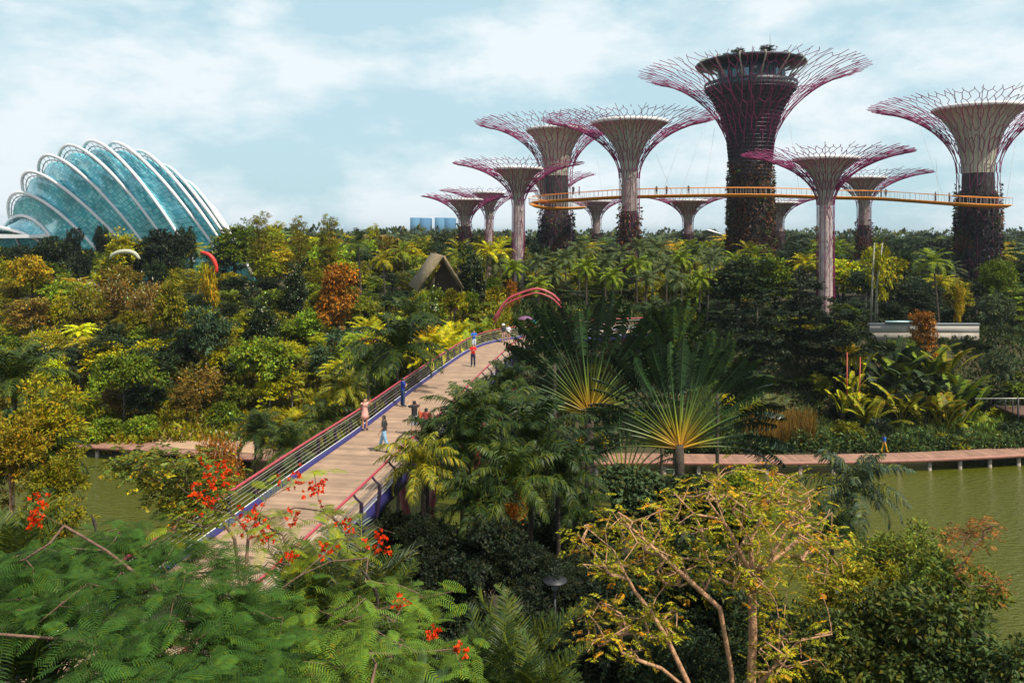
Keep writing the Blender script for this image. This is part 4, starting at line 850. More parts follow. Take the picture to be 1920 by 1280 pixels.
def clump(name, seed, nst, L, nl, ll, lw, hang, Hh, els=(82, 25), bends=(60, 85), spread=.7, start=.22):
    rs = random.Random(seed); pr = Proto(name, 'palm', Hh, 2*L*.75); big = G(); kinds = 6
    fr = [frond(L*rs.uniform(.8, 1.1), els[0]+(els[1]-els[0])*i/5, bends[0]+(bends[1]-bends[0])*i/5, nl, ll, lw, hang, seed*9+i, start=start, rach=.009*L, curl=rs.uniform(-.15, .15)) for i in range(kinds)]
    st = G()
    for i in range(nst):
        a = i*2.399; q = spread*math.sqrt(i/nst); b = Vector((q*math.cos(a), q*math.sin(a), 0)); t = b*1.5+Vector((0, 0, rs.uniform(.1, .5)*Hh*.6))
        st.tube([b-Vector((0, 0, .8)), t], [.07, .05], 5)
        for j in range(6): merge(big, fr[rs.randrange(kinds)], rotm(a+rs.uniform(-1.4, 1.4)+j, R(rs.uniform(-10, 8)), t, rs.uniform(.8, 1.1)))
    pr.part('fronds', big.mesh('fronds', M['palmleaf']), 'leaf'); pr.part('stems', st.mesh('stems', M['bark']), 'wood'); return pr
B['areca'] = clump('areca_palm', 61, 9, 2.6, 24, .50, .065, .35, 4.4)
B['areca2'] = clump('areca_palm', 62, 7, 2.8, 26, .55, .06, .45, 4.6, els=(86, 35))
B['spiky'] = clump('spiky_palm', 63, 6, 2.1, 34, .45, .035, .12, 3.0, els=(80, 5), bends=(30, 60), spread=.3, start=.15)
# ---- broad leaves on stalks (banana, traveller's palm)
def bigleaf(Ls, Lb, Wb, bend, seed, torn=.5, stalkw=.05, droop=.35, nst=30, mname='stalk', flatstalk=True):
    """local frame: grows along +Z, blade width along X, bends towards -Y/down by 'bend' degrees"""
    rs = np.random.default_rng(seed); n = 16; L = Ls+Lb; s = np.linspace(0, 1, 2*n+1); th = R(bend)*s**2.2
    y = -np.concatenate([[0], np.cumsum(np.sin(th[:-1]))])*L/(2*n); z = np.concatenate([[0], np.cumsum(np.cos(th[:-1]))])*L/(2*n); P_ = np.stack([0*s, y, z], 1)
    g = G(); gs = np.clip(s*L/(Ls+.3), 0, 1)**.75*.93; g.tube(P_, stalkw*(1-.8*s), 5, cap=False, g=gs, rnd=.6)
    q = np.linspace(Ls/L, .995, nst); sg = np.array([1, -1.])
    for sd_ in sg:
        cen = np.stack([np.interp(q, s, P_[:, k]) for k in range(3)], 1); tt = np.interp(q, s, th); up = np.stack([0*tt, -np.sin(tt), np.cos(tt)], 1)
        f = (q-q[0])/(q[-1]-q[0]); w_ = Wb*.5*np.clip(np.sin(np.pi*np.clip(.06+f*.9, 0, 1))**.55, .05, 1)
        hw_ = (cen[1:]-cen[:-1])*.5; m = len(q)-1
        c0 = cen[:-1]; c1 = cen[1:]; tear = (rs.random(m) < torn); dr = droop*(.5+rs.random(m)*1.0*np.where(tear, 1.6, .6)); wd = w_[:-1]*(1+rs.normal(0, .06, m))
        out = np.stack([np.full(m, sd_), np.zeros(m), np.zeros(m)], 1); nrm = np.cross(out, up[:-1])*1.0; nrm *= np.sign(nrm[:, 2:3]+1e-6)
        def pt(fr, c): 
            return c+out*(wd*fr)[:, None]+up[:-1]*(wd*fr*.35)[:, None]-np.array([0, 0, 1.])*((fr**2)*dr*wd)[:, None]
        gap = np.where(tear, .72, 1.0)[:, None]
        a0, a1 = pt(0, c0), pt(0, c1); b0, b1 = pt(.55, c0), pt(.55, c0+(c1-c0)*gap); e0, e1 = pt(1., c0+(c1-c0)*.08), pt(.97, c0+(c1-c0)*gap*.9)
        v = np.stack([a0, a1, b1, b0, e1, e0], 1).reshape(-1, 3); o = (np.arange(m)*6)[:, None]; rn = np.clip(.45+rs.normal(0, .14, m)+(.30*sd_), 0, 1)
        g.add(v, np.concatenate([o+[0, 1, 2, 3], o+[3, 2, 4, 5]]), g=1.); g.qr[-1] = np.concatenate([rn, rn])
    return g
def traveller(label_, x, y, zb, zt, Ls, Lb, nleaf, spread, seed, face=0., col=(1, 1, 1), lm='stalk'):
    rs = random.Random(seed); root = thing('travellers_palm', label_, 'palm tree', (x, y, zb)); g = G(); Ht = zt-zb
    n = 18; g.tube([(0, 0, Ht*i/n-.8) for i in range(n)]+[(0, 0, Ht)], [(.36 if lm == 'stalk' else .16)*(1.05 if i % 2 else .93)*(1-.25*i/n) for i in range(n+1)], 12); mkobj('trunk', g.mesh('trunk', M['bark'], smooth=True), root)
    var = [bigleaf(Ls*rs.uniform(.9, 1.1), Lb*rs.uniform(.85, 1.1), .95, b, seed+i, torn=.4+.1*i, droop=.75, stalkw=.085 if lm == 'stalk' else .04).mesh('leaf', M[lm]) for i, b in enumerate((10, 22, 38, 58, 75))]
    for i in range(nleaf):
        f = (i+.5)/nleaf*2-1; a = math.copysign(abs(f)**1.0, f)*R(spread)+rs.uniform(-.02, .02); k = min(4, int(abs(f)*4.2+rs.uniform(-.3, .8)))
        m = Matrix.Translation((math.sin(a)*.22, (i % 2)*.10-.05+rs.uniform(-.04, .04), Ht-.25+math.cos(a)*.25))@Matrix.Rotation(face, 4, 'Z')@Matrix.Rotation(a, 4, 'Y')@Matrix.Rotation(R(rs.uniform(-9, 5)), 4, 'X')@Matrix.Rotation(rs.uniform(-.8, .8)+(0 if abs(f) < .25 else math.copysign(R(75)*abs(f), f)), 4, 'Z')@Matrix.Scale(rs.uniform(.9, 1.06)*(1-.12*abs(f)), 4)
        o = mkobj('leaf', var[k], root); o.matrix_local = m; kb = rs.choice((.45, .7, 1., 1.2, 1.6)); o.color = (*[q*kb for q in col], 1)
    return root
def banana(seed, n, Ls, Lb, Wb, mname='leafb', spread=50, bends=(40, 85), name='banana_plant'):
    rs = random.Random(seed); pr = Proto(name, 'plant', (Ls+Lb)*.85, 2.6); g = G()
    for i in range(n):
        lf = bigleaf(Ls*rs.uniform(.8, 1.15), Lb*rs.uniform(.8, 1.1), Wb, rs.uniform(*bends), seed+i, torn=.12, stalkw=.05, nst=14)
        lf.g = [np.zeros(len(a)) for a in lf.g]
        merge(g, lf, Matrix.Translation((rs.uniform(-.3, .3), rs.uniform(-.3, .3), 0))@Matrix.Rotation(i*2.4, 4, 'Z')@Matrix.Rotation(R(rs.uniform(4, spread)), 4, 'X'))
    pr.part('leaves', g.mesh('leaves', M['leaf']), 'leaf'); g = G(); g.tube([(0, 0, -.8), (0, 0, Ls*.8)], [.16, .09], 7); pr.part('stem', g.mesh('stem', M['bark']), 'wood'); return pr
B['banana'] = banana(71, 9, 1.2, 1.9, .62); B['canna'] = banana(72, 12, .7, 1.0, .36, spread=40)

# ---- growing branches towards leaf tips
def grow(base, tips, rs, step=.5, sag=.0, rtip=.006, expo=2.3, rmax=None):
    """base: list of polylines [(pts)], tips (n,3). returns node arrays, parents, radii"""
    pos = []; par = []
    for pl, at in base:
        k0 = -1 if at is None else at; pr = k0
        if at is not None and at < 0:
            d = np.linalg.norm(np.array(pos)-np.array(pl[0]), axis=1); pr = int(np.argmin(d))
        for p in pl: pos.append(np.array(p, float)); par.append(pr); pr = len(pos)-1
    pos = list(pos); A = np.array(pos); order = np.argsort([np.linalg.norm(A-t, axis=1).min() for t in tips]); tipidx = []
    buf = np.zeros((len(pos)+len(tips)*14, 3)); buf[:len(pos)] = A; n = len(pos)
    for k in order:
        t = tips[k]; dd = np.linalg.norm(buf[:n]-t, axis=1)+np.maximum(0, buf[:n, 2]-t[2])*.5; j = int(np.argmin(dd)); d = t-buf[j]; L = np.linalg.norm(d); m = max(1, min(12, int(L/step)))
        pr = j; off = rs.normal(0, .10*L, 3)
        for i in range(1, m+1):
            f = i/m; p = buf[j]+d*f+off*math.sin(math.pi*f)+(rs.normal(0, .05*step, 3) if i < m else 0); p[2] -= sag*L*math.sin(math.pi*f)
            buf[n] = p; par.append(pr); pr = n; n += 1
        tipidx.append(n-1)
    w_ = np.zeros(n); w_[tipidx] = rtip**expo
    for i in range(n-1, 0, -1):
        if w_[i] == 0: w_[i] = rtip**expo*.5
        if par[i] >= 0: w_[par[i]] += w_[i]
    rad = w_**(1/expo)
    if rmax: rad = np.minimum(rad, rmax)
    return buf[:n], np.array(par), rad, tipidx
def branchmesh(pos, par, rad, material, name='branches', nseg=6, scale_base=None):
    i = np.where(par >= 0)[0]; g = G(); g.segs(pos[par[i]], pos[i], np.minimum(rad[par[i]], rad[i]*1.35), rad[i], nseg); return g.mesh(name, material, smooth=True)
# ------------------------------------------------------------ placing plants
YG = (.30, .31, .008); OL = (.165, .165, .007); GR = (.10, .15, .010); DK = (.024, .042, .014); TE = (.045, .085, .040); GO = (.34, .26, .010)
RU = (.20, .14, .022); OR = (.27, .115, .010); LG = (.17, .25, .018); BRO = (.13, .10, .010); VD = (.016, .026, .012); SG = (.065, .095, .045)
CN = {YG: 'yellow-green', OL: 'olive', GR: 'green', DK: 'dark green', TE: 'bluish green', GO: 'golden', RU: 'russet', OR: 'orange', LG: 'bright green', BRO: 'brownish', VD: 'near-black green', SG: 'grey-green'}
def top(pr, u, vt, D, label, col, wpx=None, gz=None, **kw):
    """stand a plant on the ground so that its top reaches image height vt seen from the camera"""
    x = (u-960)/F*D; g0 = H(x, D) if gz is None else gz; zt = CZ+(435-vt)/F*D; hh = max(.8, zt-g0); s = hh/pr.H
    sx = s if wpx is None else wpx/F*D/pr.W
    return put(pr, (x, D, g0), label, col, s, sxy=sx, **kw)
def canopy(pr, u, vt, D, wpx, label, col, group=None, squash=1., tr=.12):
    """tree on a tall trunk: crown of a given width whose top reaches vt"""
    x = (u-960)/F*D; g0 = max(.2, H(x, D)); zt = CZ+(435-vt)/F*D; s = wpx/F*D/pr.W; root = thing(pr.name, label, pr.cat, (x, D, g0), group); rz = random.uniform(0, 6.28)
    off = zt-g0-pr.H*s*squash
    for nm, me, kind, mtx in pr.parts:
        o = bpy.data.objects.new(nm if nm != 'trunk' else 'limbs', me); COL.objects.link(o); o.parent = root; o.matrix_local = Matrix.Translation((0, 0, off))@Matrix.Rotation(rz, 4, 'Z')@Matrix.Diagonal((s, s, s*squash, 1)); o.color = (*(col if kind == 'leaf' else KCOL.get(kind, (1, 1, 1))), 1)
    if off > -.5: g = G(); g.tube([(0, 0, -.5), (random.uniform(-.1, .1), 0, off*.5), (0, 0, off+.4)], [tr*1.5, tr*1.2, tr*1.05], 8); mkobj('trunk', g.mesh('trunk', M['bark'], smooth=True), root)
    return root
def crownat(pr, u, v, D, Rm, label, col, base=None, group=None, lean=.3, tr=.10, trunk='bark', gz=None):
    """palm whose crown centre is at u, v, with its own trunk down to the ground"""
    c = P(u, v, D); g0 = H(c.x, D) if gz is None else gz; root = thing(pr.name, label, 'palm tree', (c.x+random.uniform(-lean, lean), D, g0), group); s = Rm/2.2
    L = 2.7 if pr.H == 7 else 2.8; tz = pr.H-L*.55; off = Vector((c.x-root.location.x, 0, c.z-g0))
    M0 = Matrix.Translation(off)@Matrix.Rotation(random.uniform(0, 6.28), 4, 'Z')@Matrix.Scale(s, 4)@Matrix.Translation((0, 0, -tz))
    for nm, me, kind, mtx in pr.parts:
        if nm == 'trunk': continue
        o = bpy.data.objects.new(nm, me); COL.objects.link(o); o.parent = root; o.matrix_local = M0@(mtx or Matrix.Identity(4)); o.color = (*(col if kind == 'leaf' else KCOL.get(kind, (1, 1, 1))), 1)
    g = G(); n = 16; k = off.z
    g.tube([(off.x*(i/n)**1.5, 0, -.6+(k+.6)*i/n) for i in range(n+1)], [tr*(1.3-.4*i/n)*(1.05 if i % 2 else .96) for i in range(n+1)], 9); mkobj('trunk', g.mesh('trunk', M[trunk], smooth=True), root)
    return root
# --- named plants of the left slope
T = [('umb', 232, 655, 82, GR, 150, 'pale green umbrella-shaped tree with a thin black trunk beside the left boardwalk'),
 ('round1', 393, 570, 96, TE, 100, 'bluish green round-headed tree standing alone on the left slope'),
 ('round2', 490, 624, 90, LG, 130, 'bright green dense domed tree left of the yellow palms'),
 ('flame', 632, 485, 112, OR, 85, 'tall orange-flushed tree left of the yellow palms'),
 ('speckle', 556, 497, 118, DK, 50, 'dark slender tree speckled with pale leaves left of the orange one'),
 ('speckle', 492, 565, 104, DK, 62, 'dark shrubby tree speckled white behind the bright green dome tree'),
 ('speckle', 812, 557, 98, GR, 66, 'white-speckled leafy shrub tree just below the thatched hut'),
 ('speckle', 885, 470, 112, DK, 58, 'tall pale-speckled tree right of the thatched hut'),
 ('round1', 155, 463, 142, VD, 48, 'small near-black round tree below the glasshouse'),
 ('round2', 300, 424, 150, VD, 110, 'broad near-black tree below the middle of the glasshouse'),
 ('round1', 95, 440, 158, DK, 90, 'dark tree in front of the left end of the glasshouse'),
 ('round2', 30, 455, 160, DK, 80, 'dark tree at the left edge below the glasshouse'),
 ('round1', 135, 424, 172, VD, 46, 'small dark tree top against the glass near its left end'),
 ('round1', 195, 420, 172, VD, 44, 'second small dark tree top against the glass'),
 ('round2', 345, 420, 176, DK, 60, 'dark tree top against the lower right ribs of the glasshouse'),
 ('round2', 60, 473, 128, GO, 90, 'golden tree on the left slope below the glasshouse'),
 ('tall', 232, 436, 150, YG, 80, 'yellow-green tree below the glasshouse'),
 ('column', 487, 400, 158, OL, 40, 'leftmost tall olive columnar tree on the left skyline'),
 ('column', 562, 408, 156, OL, 36, 'middle tall olive columnar tree on the left skyline'),
 ('column', 616, 405, 162, OL, 40, 'third tall olive columnar tree on the left skyline'),
 ('column', 515, 418, 170, YG, 44, 'fourth columnar tree, bushy yellow-green, on the left skyline'),
 ('tall', 440, 418, 172, GR, 90, 'bushy green tree right of the glasshouse'),
 ('palmK', 680, 432, 124, DK, None, 'dark palm standing between the columnar trees and the hut'),
 ('loose', 700, 408, 230, YG, 34, 'small round pale tree top alone on the skyline left of the towers'),
 ('loose', 832, 416, 205, SG, 76, 'pale grey-green tree before the right office tower'),
 ('round1', 735, 440, 170, BRO, 70, 'brownish rounded tree left of the office towers'),
 ('brush', 215, 512, 122, RU, 90, 'twiggy russet shrub dotted with pale blossom on the left slope'),
 ('brush', 275, 518, 118, RU, 90, 'second twiggy russet shrub right of the pale blossoming one'),
 ('brush', 165, 520, 116, OL, 90, 'third twiggy shrub, olive, left of the russet ones'),
 ('brush', 310, 548, 108, RU, 80, 'fourth twiggy russet shrub, lowest of its patch'),
 ('tall', 318, 520, 104, OL, 66, 'olive tree with a dark forked trunk mid left slope'),
 ('shrub2', 390, 478, 121, GO, 40, 'yellow shrub behind the red curved horn'),
 ('flame', 960, 520, 100, OR, 26, 'small orange plant just left of the pink arch'),
 ('brush', 415, 790, 64, OR, 105, 'orange-brown twiggy bush at the water beside the left boardwalk'),
 ('shrub1', 195, 780, 80.5, LG, 75, 'low bright green shrub left of the black trunk on the left boardwalk'),
 ('shrub1', 262, 778, 81, LG, 80, 'low bright green shrub right of the black trunk on the left boardwalk'),
 ('shrub2', 420, 745, 85, GR, 70, 'green shrub behind the left plaza'),
 # right bank
 ('tall', 1385, 480, 106, DK, 120, 'dark bushy tree right of the dark palm grove'),
 ('tall', 1452, 475, 108, GR, 80, 'green tree with a pink blossom left of the slender supertree'),
 ('layer', 1500, 505, 98, VD, 150, 'dark layered tree in front of the slender supertree'),
 ('layer', 1565, 560, 92, VD, 150, 'lower dark layered tree left of the pale wall'),
 ('layer', 1420, 560, 93, VD, 130, 'dark layered tree left of the tallest layered one'),
 ('loose', 1645, 438, 112, YG, 60, 'thin tall tree with two white stems and yellow-green top above the pale wall'),
 ('umb', 1872, 480, 110, GR, 80, 'flat-topped green tree at the right edge'),
 ('umb', 1868, 545, 98, SG, 75, 'lower flat-topped grey-green tree with a pale stem at the right edge'),
 ('umb', 1870, 650, 88, SG, 70, 'small flat-topped tree on the bank near the right lookout'),
 ('palmK', 1765, 470, 104, GR, None, 'lanky palm with a leaning pale trunk rising past the pale wall'),
 ('flame', 1798, 528, 105, GO, 20, 'narrow orange-yellow plant right of the lanky palm'),
 ('flame', 1733, 575, 96, OR, 52, 'orange-tipped bushy plant on a brown stem before the pale wall'),
]
for k, u, vt, D, c, wp, lb in T: top(B[k], u, vt, D, lb, c, wp, rz=random.uniform(0, 6.28))
g = G(); 
rt = thing('slim_trunk', 'pair of slim white tree stems above the pale wall', 'tree', tuple(P(1638, 600, 111)))
for us in ((1633, 1636, 1640), (1640, 1646, 1655)):
    g = G(); g.tube([P(us[0], 605, 111), P(us[1], 520, 111), P(us[2], 455, 111)], [.16, .13, .07], 7); under(g.obj('stem', M['barkwhite'], smooth=True), rt)
# trunks bare below crowns
for i, (u, vt) in enumerate(((798, 543), (822, 540), (845, 539), (868, 541), (885, 545), (778, 548))):
    top(B['shrub2' if i % 2 else 'shrub1'], u, vt, 100.5, CN[(YG, GR, OL)[i % 3]]+' shrub in the row hiding the foot of the thatched hut', (YG, GR, OL)[i % 3], 42, gz=CZ+(435-(vt+45))/F*100.5, group='shrubs at the foot of the hut')
# --- yellow palms beyond the footbridge
AR = [(700, 560, 92, YG), (735, 575, 90, YG), (770, 565, 94, LG), (790, 580, 90, GO), (825, 590, 88, YG), (855, 575, 93, YG), (680, 590, 88, LG), (720, 610, 86, YG), (760, 605, 86, YG), (665, 625, 84, LG), (645, 640, 83, YG), (845, 605, 86, YG), (870, 600, 88, LG), (905, 575, 92, GR), (925, 585, 90, LG), (800, 620, 84, YG), (745, 548, 98, YG), (700, 640, 82, LG)]
for i, (u, v, D, c) in enumerate(AR):
    gz_ = CZ+(435-(v+75))/F*D; x = (u-960)/F*D
    top(B['areca' if i % 2 else 'areca2'], u, v, D, CN[c]+' clumping palm in the sunlit thicket left of the footbridge end', c, gz=max(H(x, D)-.5, min(gz_, 9)), group='sunlit clumping palms left of the footbridge end')
put(B['areca'], tuple(P(692, 660, 87)), 'clumping palm with one burnt orange frond on the left of the palm thicket', (.45, .16, .01), .55)
# dark foxtail palm grove
FX = [(1065, 470, 116), (1100, 488, 110), (1135, 478, 112), (1165, 462, 120), (1195, 482, 112), (1222, 470, 118), (1250, 488, 110), (1278, 472, 116), (1305, 462, 122), (1325, 480, 112), (1150, 505, 104), (1210, 510, 104), (1265, 512, 104), (1310, 508, 106), (1040, 500, 112), (1000, 478, 120), (960, 490, 118), (1085, 455, 130), (1240, 452, 130), (1010, 520, 105), (930, 478, 128), (1345, 470, 118), (1295, 452, 132), (1195, 450, 134)]
for i, (u, v, D) in enumerate(FX):
    top(B['palmD' if i % 3 else 'palmD2'], u, v, D, 'dark grey-green feather palm in the grove between the towers and the fan palms', (SG, GR, (.05, .075, .03))[i % 3], None, gz=max(7.0, CZ+(435-(v+105))/F*D), group='dark feather palms in the grove beyond the fan palms')
for i, (u, v, D) in enumerate(((850, 452, 122), (868, 468, 118), (905, 455, 126), (725, 470, 128), (760, 455, 140), (945, 455, 140), (1390, 455, 128), (1420, 462, 122))):
    top(B['palmK'], u, v, D, 'lanky palm rising behind the thatched hut' if u < 1000 else 'lanky palm at the foot of the tallest supertree', (OL, GR, YG)[i % 3], None, group='lanky palms behind the hut' if u < 1000 else 'lanky palms below the tallest supertree')
# bananas and canna on the right bank
for i, (u, v, D, c) in enumerate(((1665, 655, 92, DK), (1700, 665, 90, GR), (1745, 640, 93, GR), (1775, 645, 93, OL), (1790, 690, 88, GR), (1720, 690, 87, DK), (1760, 700, 86, DK), (1650, 690, 88, DK), (1690, 720, 84, OL), (1735, 730, 83, OL), (1780, 745, 82, OL), (1690, 640, 94, DK), (1805, 720, 86, GR), (1630, 745, 82, OL))):
    top(B['banana' if i < 10 else 'canna'], u, v, D, CN[c]+' banana-like plant in the clump below the pale wall', c, None, gz=max(1, CZ+(435-(v+75))/F*D-.4), group='banana-like plants below the pale wall')
for i, (u, v, D, c) in enumerate(((1590, 642, 90, GO), (1612, 655, 90, YG), (1598, 700, 86, YG), (1580, 730, 84, YG), (1610, 735, 84, YG))):
    top(B['canna'], u, v, D, CN[c]+' broad-leaved plant on red stems left of the banana clump', c, None, gz=max(1, CZ+(435-(v+42))/F*D), group='red-stemmed plants left of the banana clump')
for i in range(2):
    u = 1588+i*22; rt = thing('red_stem', 'thin red-orange stem in the clump left of the banana plants', 'plant', tuple(P(u, 790, 85)), 'thin red stems left of the banana plants'); g = G(); g.tube([P(u, 795, 85), P(u+random.uniform(-4, 4), 660+i*9, 86)], [.07, .05], 6); under(g.obj('stem', M['redstem'] if 'redstem' in M else M.setdefault('redstem', mat('red_stem', (.40, .05, .02), .5)), smooth=True), rt)

# --- rows of individual trees filling the woods
def zone(u): return 'below the glasshouse' if u < 430 else 'left of the thatched hut' if u < 780 else 'around the thatched hut' if u < 960 else 'beyond the fan palms' if u < 1400 else 'below the slender bare-trunked tower' if u < 1620 else 'near the right edge'
def row(D): return 'at the water edge' if D < 88 else 'low on the bank' if D < 104 else 'midway in the wood' if D < 140 else 'high in the wood' if D < 195 else 'on the skyline'
LD, LV = [79, 84, 90, 98, 107, 118, 130, 143, 158, 175, 190, 230, 330], [790, 742, 690, 640, 600, 562, 530, 504, 480, 459, 446, 440, 437]
RD, RV = [79, 84, 90, 98, 104, 112, 122, 135, 150, 170, 195, 230, 330], [800, 765, 715, 672, 625, 570, 520, 495, 476, 462, 452, 443, 437.5]
rs = random.Random(12)
def prof_v(u, D):
    a = float(np.interp(D, LD, LV)); b = float(np.interp(D, RD, RV)); t = float(smooth(880, 1050, u)); return a*(1-t)+b*t
PAL_L = [(YG, 30), (OL, 22), (GR, 18), (DK, 14), (GO, 3), (RU, 2), (BRO, 5), (LG, 9), (TE, 3)]
PAL_M = [(YG, 20), (OL, 20), (GR, 20), (DK, 18), (GO, 3), (RU, 2), (OR, 1), (LG, 8), (TE, 4)]
PAL_R = [(DK, 30), (GR, 24), (OL, 14), (VD, 12), (SG, 8), (YG, 5), (TE, 5), (GO, 2)]
D = 79.5; kinds = {}
def pick(p): return rs.choices([a for a, _ in p], [b for _, b in p])[0]
while D < 345:
    sp = (.043*D if D < 150 else .052*D)*F/D; u = -120+rs.uniform(0, sp)
    while u < 2040:
        uu = u+rs.uniform(-.3, .3)*sp; dd = D*(1+rs.uniform(-.025, .025)); x = (uu-960)/F*dd; vt = prof_v(uu, dd)
        big = D > 104; amp = 26 if D < 160 else 14 if D < 200 else 6
        vt += rs.gauss(0, .5)*amp; ok = True
        if D > 186 and uu < 440: ok = False
        if dd < 81.5 and -50 < uu < 480: ok = False
        if 270 < uu < 470 and dd < 84.5: ok = False
        if dd < 103 and 1610 < uu < 1850: vt = max(vt, 655)
        if dd < 130 and 1515 < uu < 1585: vt = max(vt, 515)
        if dd < 104.5 and 745 < uu < 915: vt = max(vt, 556)
        if dd < 100 and 640 < uu < 940 and dd > 82: vt = max(vt, 600+(100-dd)*4)
        if abs(x-(-3+.45*(dd-72))) < 7 and dd < 92 and 700 < uu < 1180: ok = False
        if 500 < uu < 690 and dd < 93: vt = max(vt, 715-(dd-80)*3.2)
        if dd < 122 and 360 < uu < 420: vt = max(vt, 515)
        if dd < 120 and 195 < uu < 275: vt = max(vt, 492)
        if dd < 100 and 1010 < uu < 1420: vt = max(vt, 640)
        if D >= 195 and vt < 432: vt = 432+rs.uniform(0, 4)
        for su, sD, sr in ((1407, 161, 50), (1180, 140, 30), (1043, 184, 42), (972, 150, 20), (1548, 125, 24), (1834, 150, 46), (1620, 185, 22), (872, 190, 18)):
            if abs(uu-su) < sr and abs(dd-sD) < 7: ok = False
        g0 = H(x, dd)
        if ok and g0 > .2:
            p = PAL_L if uu < 430 else PAL_M if uu < 960 else PAL_R; c = pick(p); hh = CZ+(435-vt)/F*dd-g0
            if hh < 3.2: k = rs.choice(['shrub1', 'shrub2', 'shrub1', 'brush' if uu < 900 else 'shrub2', 'areca'])
            elif D > 200: k = rs.choice(['far1', 'far2', 'far1', 'palmK' if rs.random() < .5 else 'far2'])
            elif uu < 960: k = rs.choice(['round1', 'round2', 'tall', 'loose', 'loose', 'tall', 'column' if D > 100 else 'tall', 'areca' if hh < 6 else 'tall', 'brush' if hh < 6 else 'round1', 'palmD' if rs.random() < .35 else 'umb'])
            else: k = rs.choice(['round1', 'round2', 'tall', 'layer', 'loose', 'palmD', 'palmD2', 'palmK'])
            if k == 'flame': c = OR
            if k == 'areca' and uu < 430: k = 'shrub1'
            if k == 'brush' and uu < 500 and rs.random() < .5: c = RU
            
            if 500 < uu < 690 and dd < 93: c = rs.choice([YG, LG, YG, OL])
            pr = B[k]; s = hh/pr.H; kb = rs.uniform(.55, 1.45); c2 = tuple(q*kb*rs.uniform(.9, 1.1) for q in c)
            lb = f"{CN[c]} {pr.name.replace('_', ' ')} {row(dd)} {zone(uu)}"
            wide = rs.uniform(.95, 1.35)*(1.15 if D > 150 else 1); mx_ = 1.25*sp*dd/F*1.35/pr.W
            o = put(pr, (x, dd, g0-.15), lb, c2, max(s, .25), sxy=min(max(s*wide, mx_*(.36 if k in ('tall', 'column', 'speckle') else .66)), max(mx_*1.7, .3)), group=f"trees {row(dd)} {zone(uu)}" if 'shrub' not in pr.name else f"shrubs {row(dd)} {zone(uu)}")
            kinds[k] = kinds.get(k, 0)+1
        u += sp
    D *= (1.062 if D < 150 else 1.085)
print('fill', kinds, sum(kinds.values()))

# --- ground cover, reeds, far wood (nobody could count these)
def scatter(n, y0, y1, u0, u1, seed, L, Wd, name, col, label, tall=0., matn='leaf', cond=None, up=1.0, lift=.3):
    r = np.random.default_rng(seed); y = y0+(y1-y0)*r.random(n)**1.2; u = u0+(u1-u0)*r.random(n); x = (u-960)/F*y; z = h(x, y); ok = z > .15
    if cond is not None: ok &= cond(u, y, x, z)
    x, y, z = x[ok], y[ok], z[ok]; n = len(x); C = np.stack([x, y, z+r.random(n)*lift*(1+.8*np.sin(x*1.3)*np.sin(y*1.7))], 1); Dv = r.normal(0, .55, (n, 3))+[0, 0, up]
    g = G(); tn = np.clip(.5+.22*np.sin(x*.9+1)*np.sin(y*.7)+r.normal(0, .15, n), 0, 1); g.leaves(C, Dv, r.normal(0, 1, (n, 3))+[0, -.3, .6], L*(.6+.8*r.random(n)), Wd*(.7+.6*r.random(n)), .2, rnd=tn)
    o = mkobj(name, g.mesh(name, M[matn])); o.color = (*col, 1); struct(o, 'stuff', label); return o
scatter(70000, 77.5, 150, -60, 960, 5, .55, .26, 'ground_cover', OL, 'low olive undergrowth between the trees of the left slope', lift=.6)
scatter(60000, 77.5, 150, 960, 1980, 6, .55, .24, 'ground_cover', (.035, .055, .014), 'low dark green undergrowth between the trees of the right bank', lift=.6)
scatter(26000, 77.6, 85, 1290, 2000, 7, .85, .09, 'bank_grass', (.10, .15, .035), 'tall strappy grass along the right bank above the boardwalk', lift=.5, up=1.8, cond=lambda u, y, x, z: (y > 78) | (u > 1300))
scatter(15000, 76.6, 79.2, 1250, 2000, 17, .34, .17, 'bank_hedge', (.07, .12, .035), 'low leafy planting beside the right boardwalk', lift=1.1, up=.5)
scatter(5000, 77, 84, 1400, 1525, 8, 2.0, .09, 'reeds', (.17, .11, .02), 'brownish reeds standing at the right bank', lift=.5, up=3)
scatter(16000, 80.0, 87, 1780, 2000, 9, .5, .16, 'bank_herbs', (.13, .21, .03), 'bright green herbs at the right edge of the bank', lift=.9, up=1)
scatter(9000, 80.5, 84, 60, 290, 18, .6, .10, 'bank_grass', (.20, .26, .02), 'sunlit grass beside the left boardwalk', lift=.5, up=1.4)
scatter(40000, 24, 47, -100, 2000, 10, .40, .16, 'ground_cover', (.03, .045, .012), 'dark undergrowth on the near shore', lift=.7, cond=lambda u, y, x, z: ~((x > -4.5) & (x < 5) & (y > 38) & (y < 44.5)) & ~((x < -8) & (y < 42)))
r = np.random.default_rng(77); n = 1300; y = 345+560*r.random(n)**1.4; x = (r.random(n)*2-1)*.75*y; ht = 9+6*r.random(n)+3*np.sin(x*.02)*np.sin(y*.03)
per = 46; q = unit(r.normal(0, 1, (n*per, 3))); q[:, 2] = abs(q[:, 2]); rad = (4.+3*r.random(n)); C = np.repeat(np.stack([x, y, 7+ht*.35], 1), per, 0)+q*np.stack([np.repeat(rad, per)]*2+[np.repeat(ht*.65, per)], 1)
g = G(); g.leaves(C, q+r.normal(0, .5, q.shape), r.normal(0, 1, q.shape), 2.6, 1.7, .2, rnd=np.clip(np.repeat(r.random(n), per)*.7+r.random(n*per)*.3, 0, 1)); o = mkobj('far_woodland', g.mesh('far_woodland', M['leaf'])); o.color = (.06, .085, .03, 1); struct(o, 'stuff', 'far-off wood along the horizon')
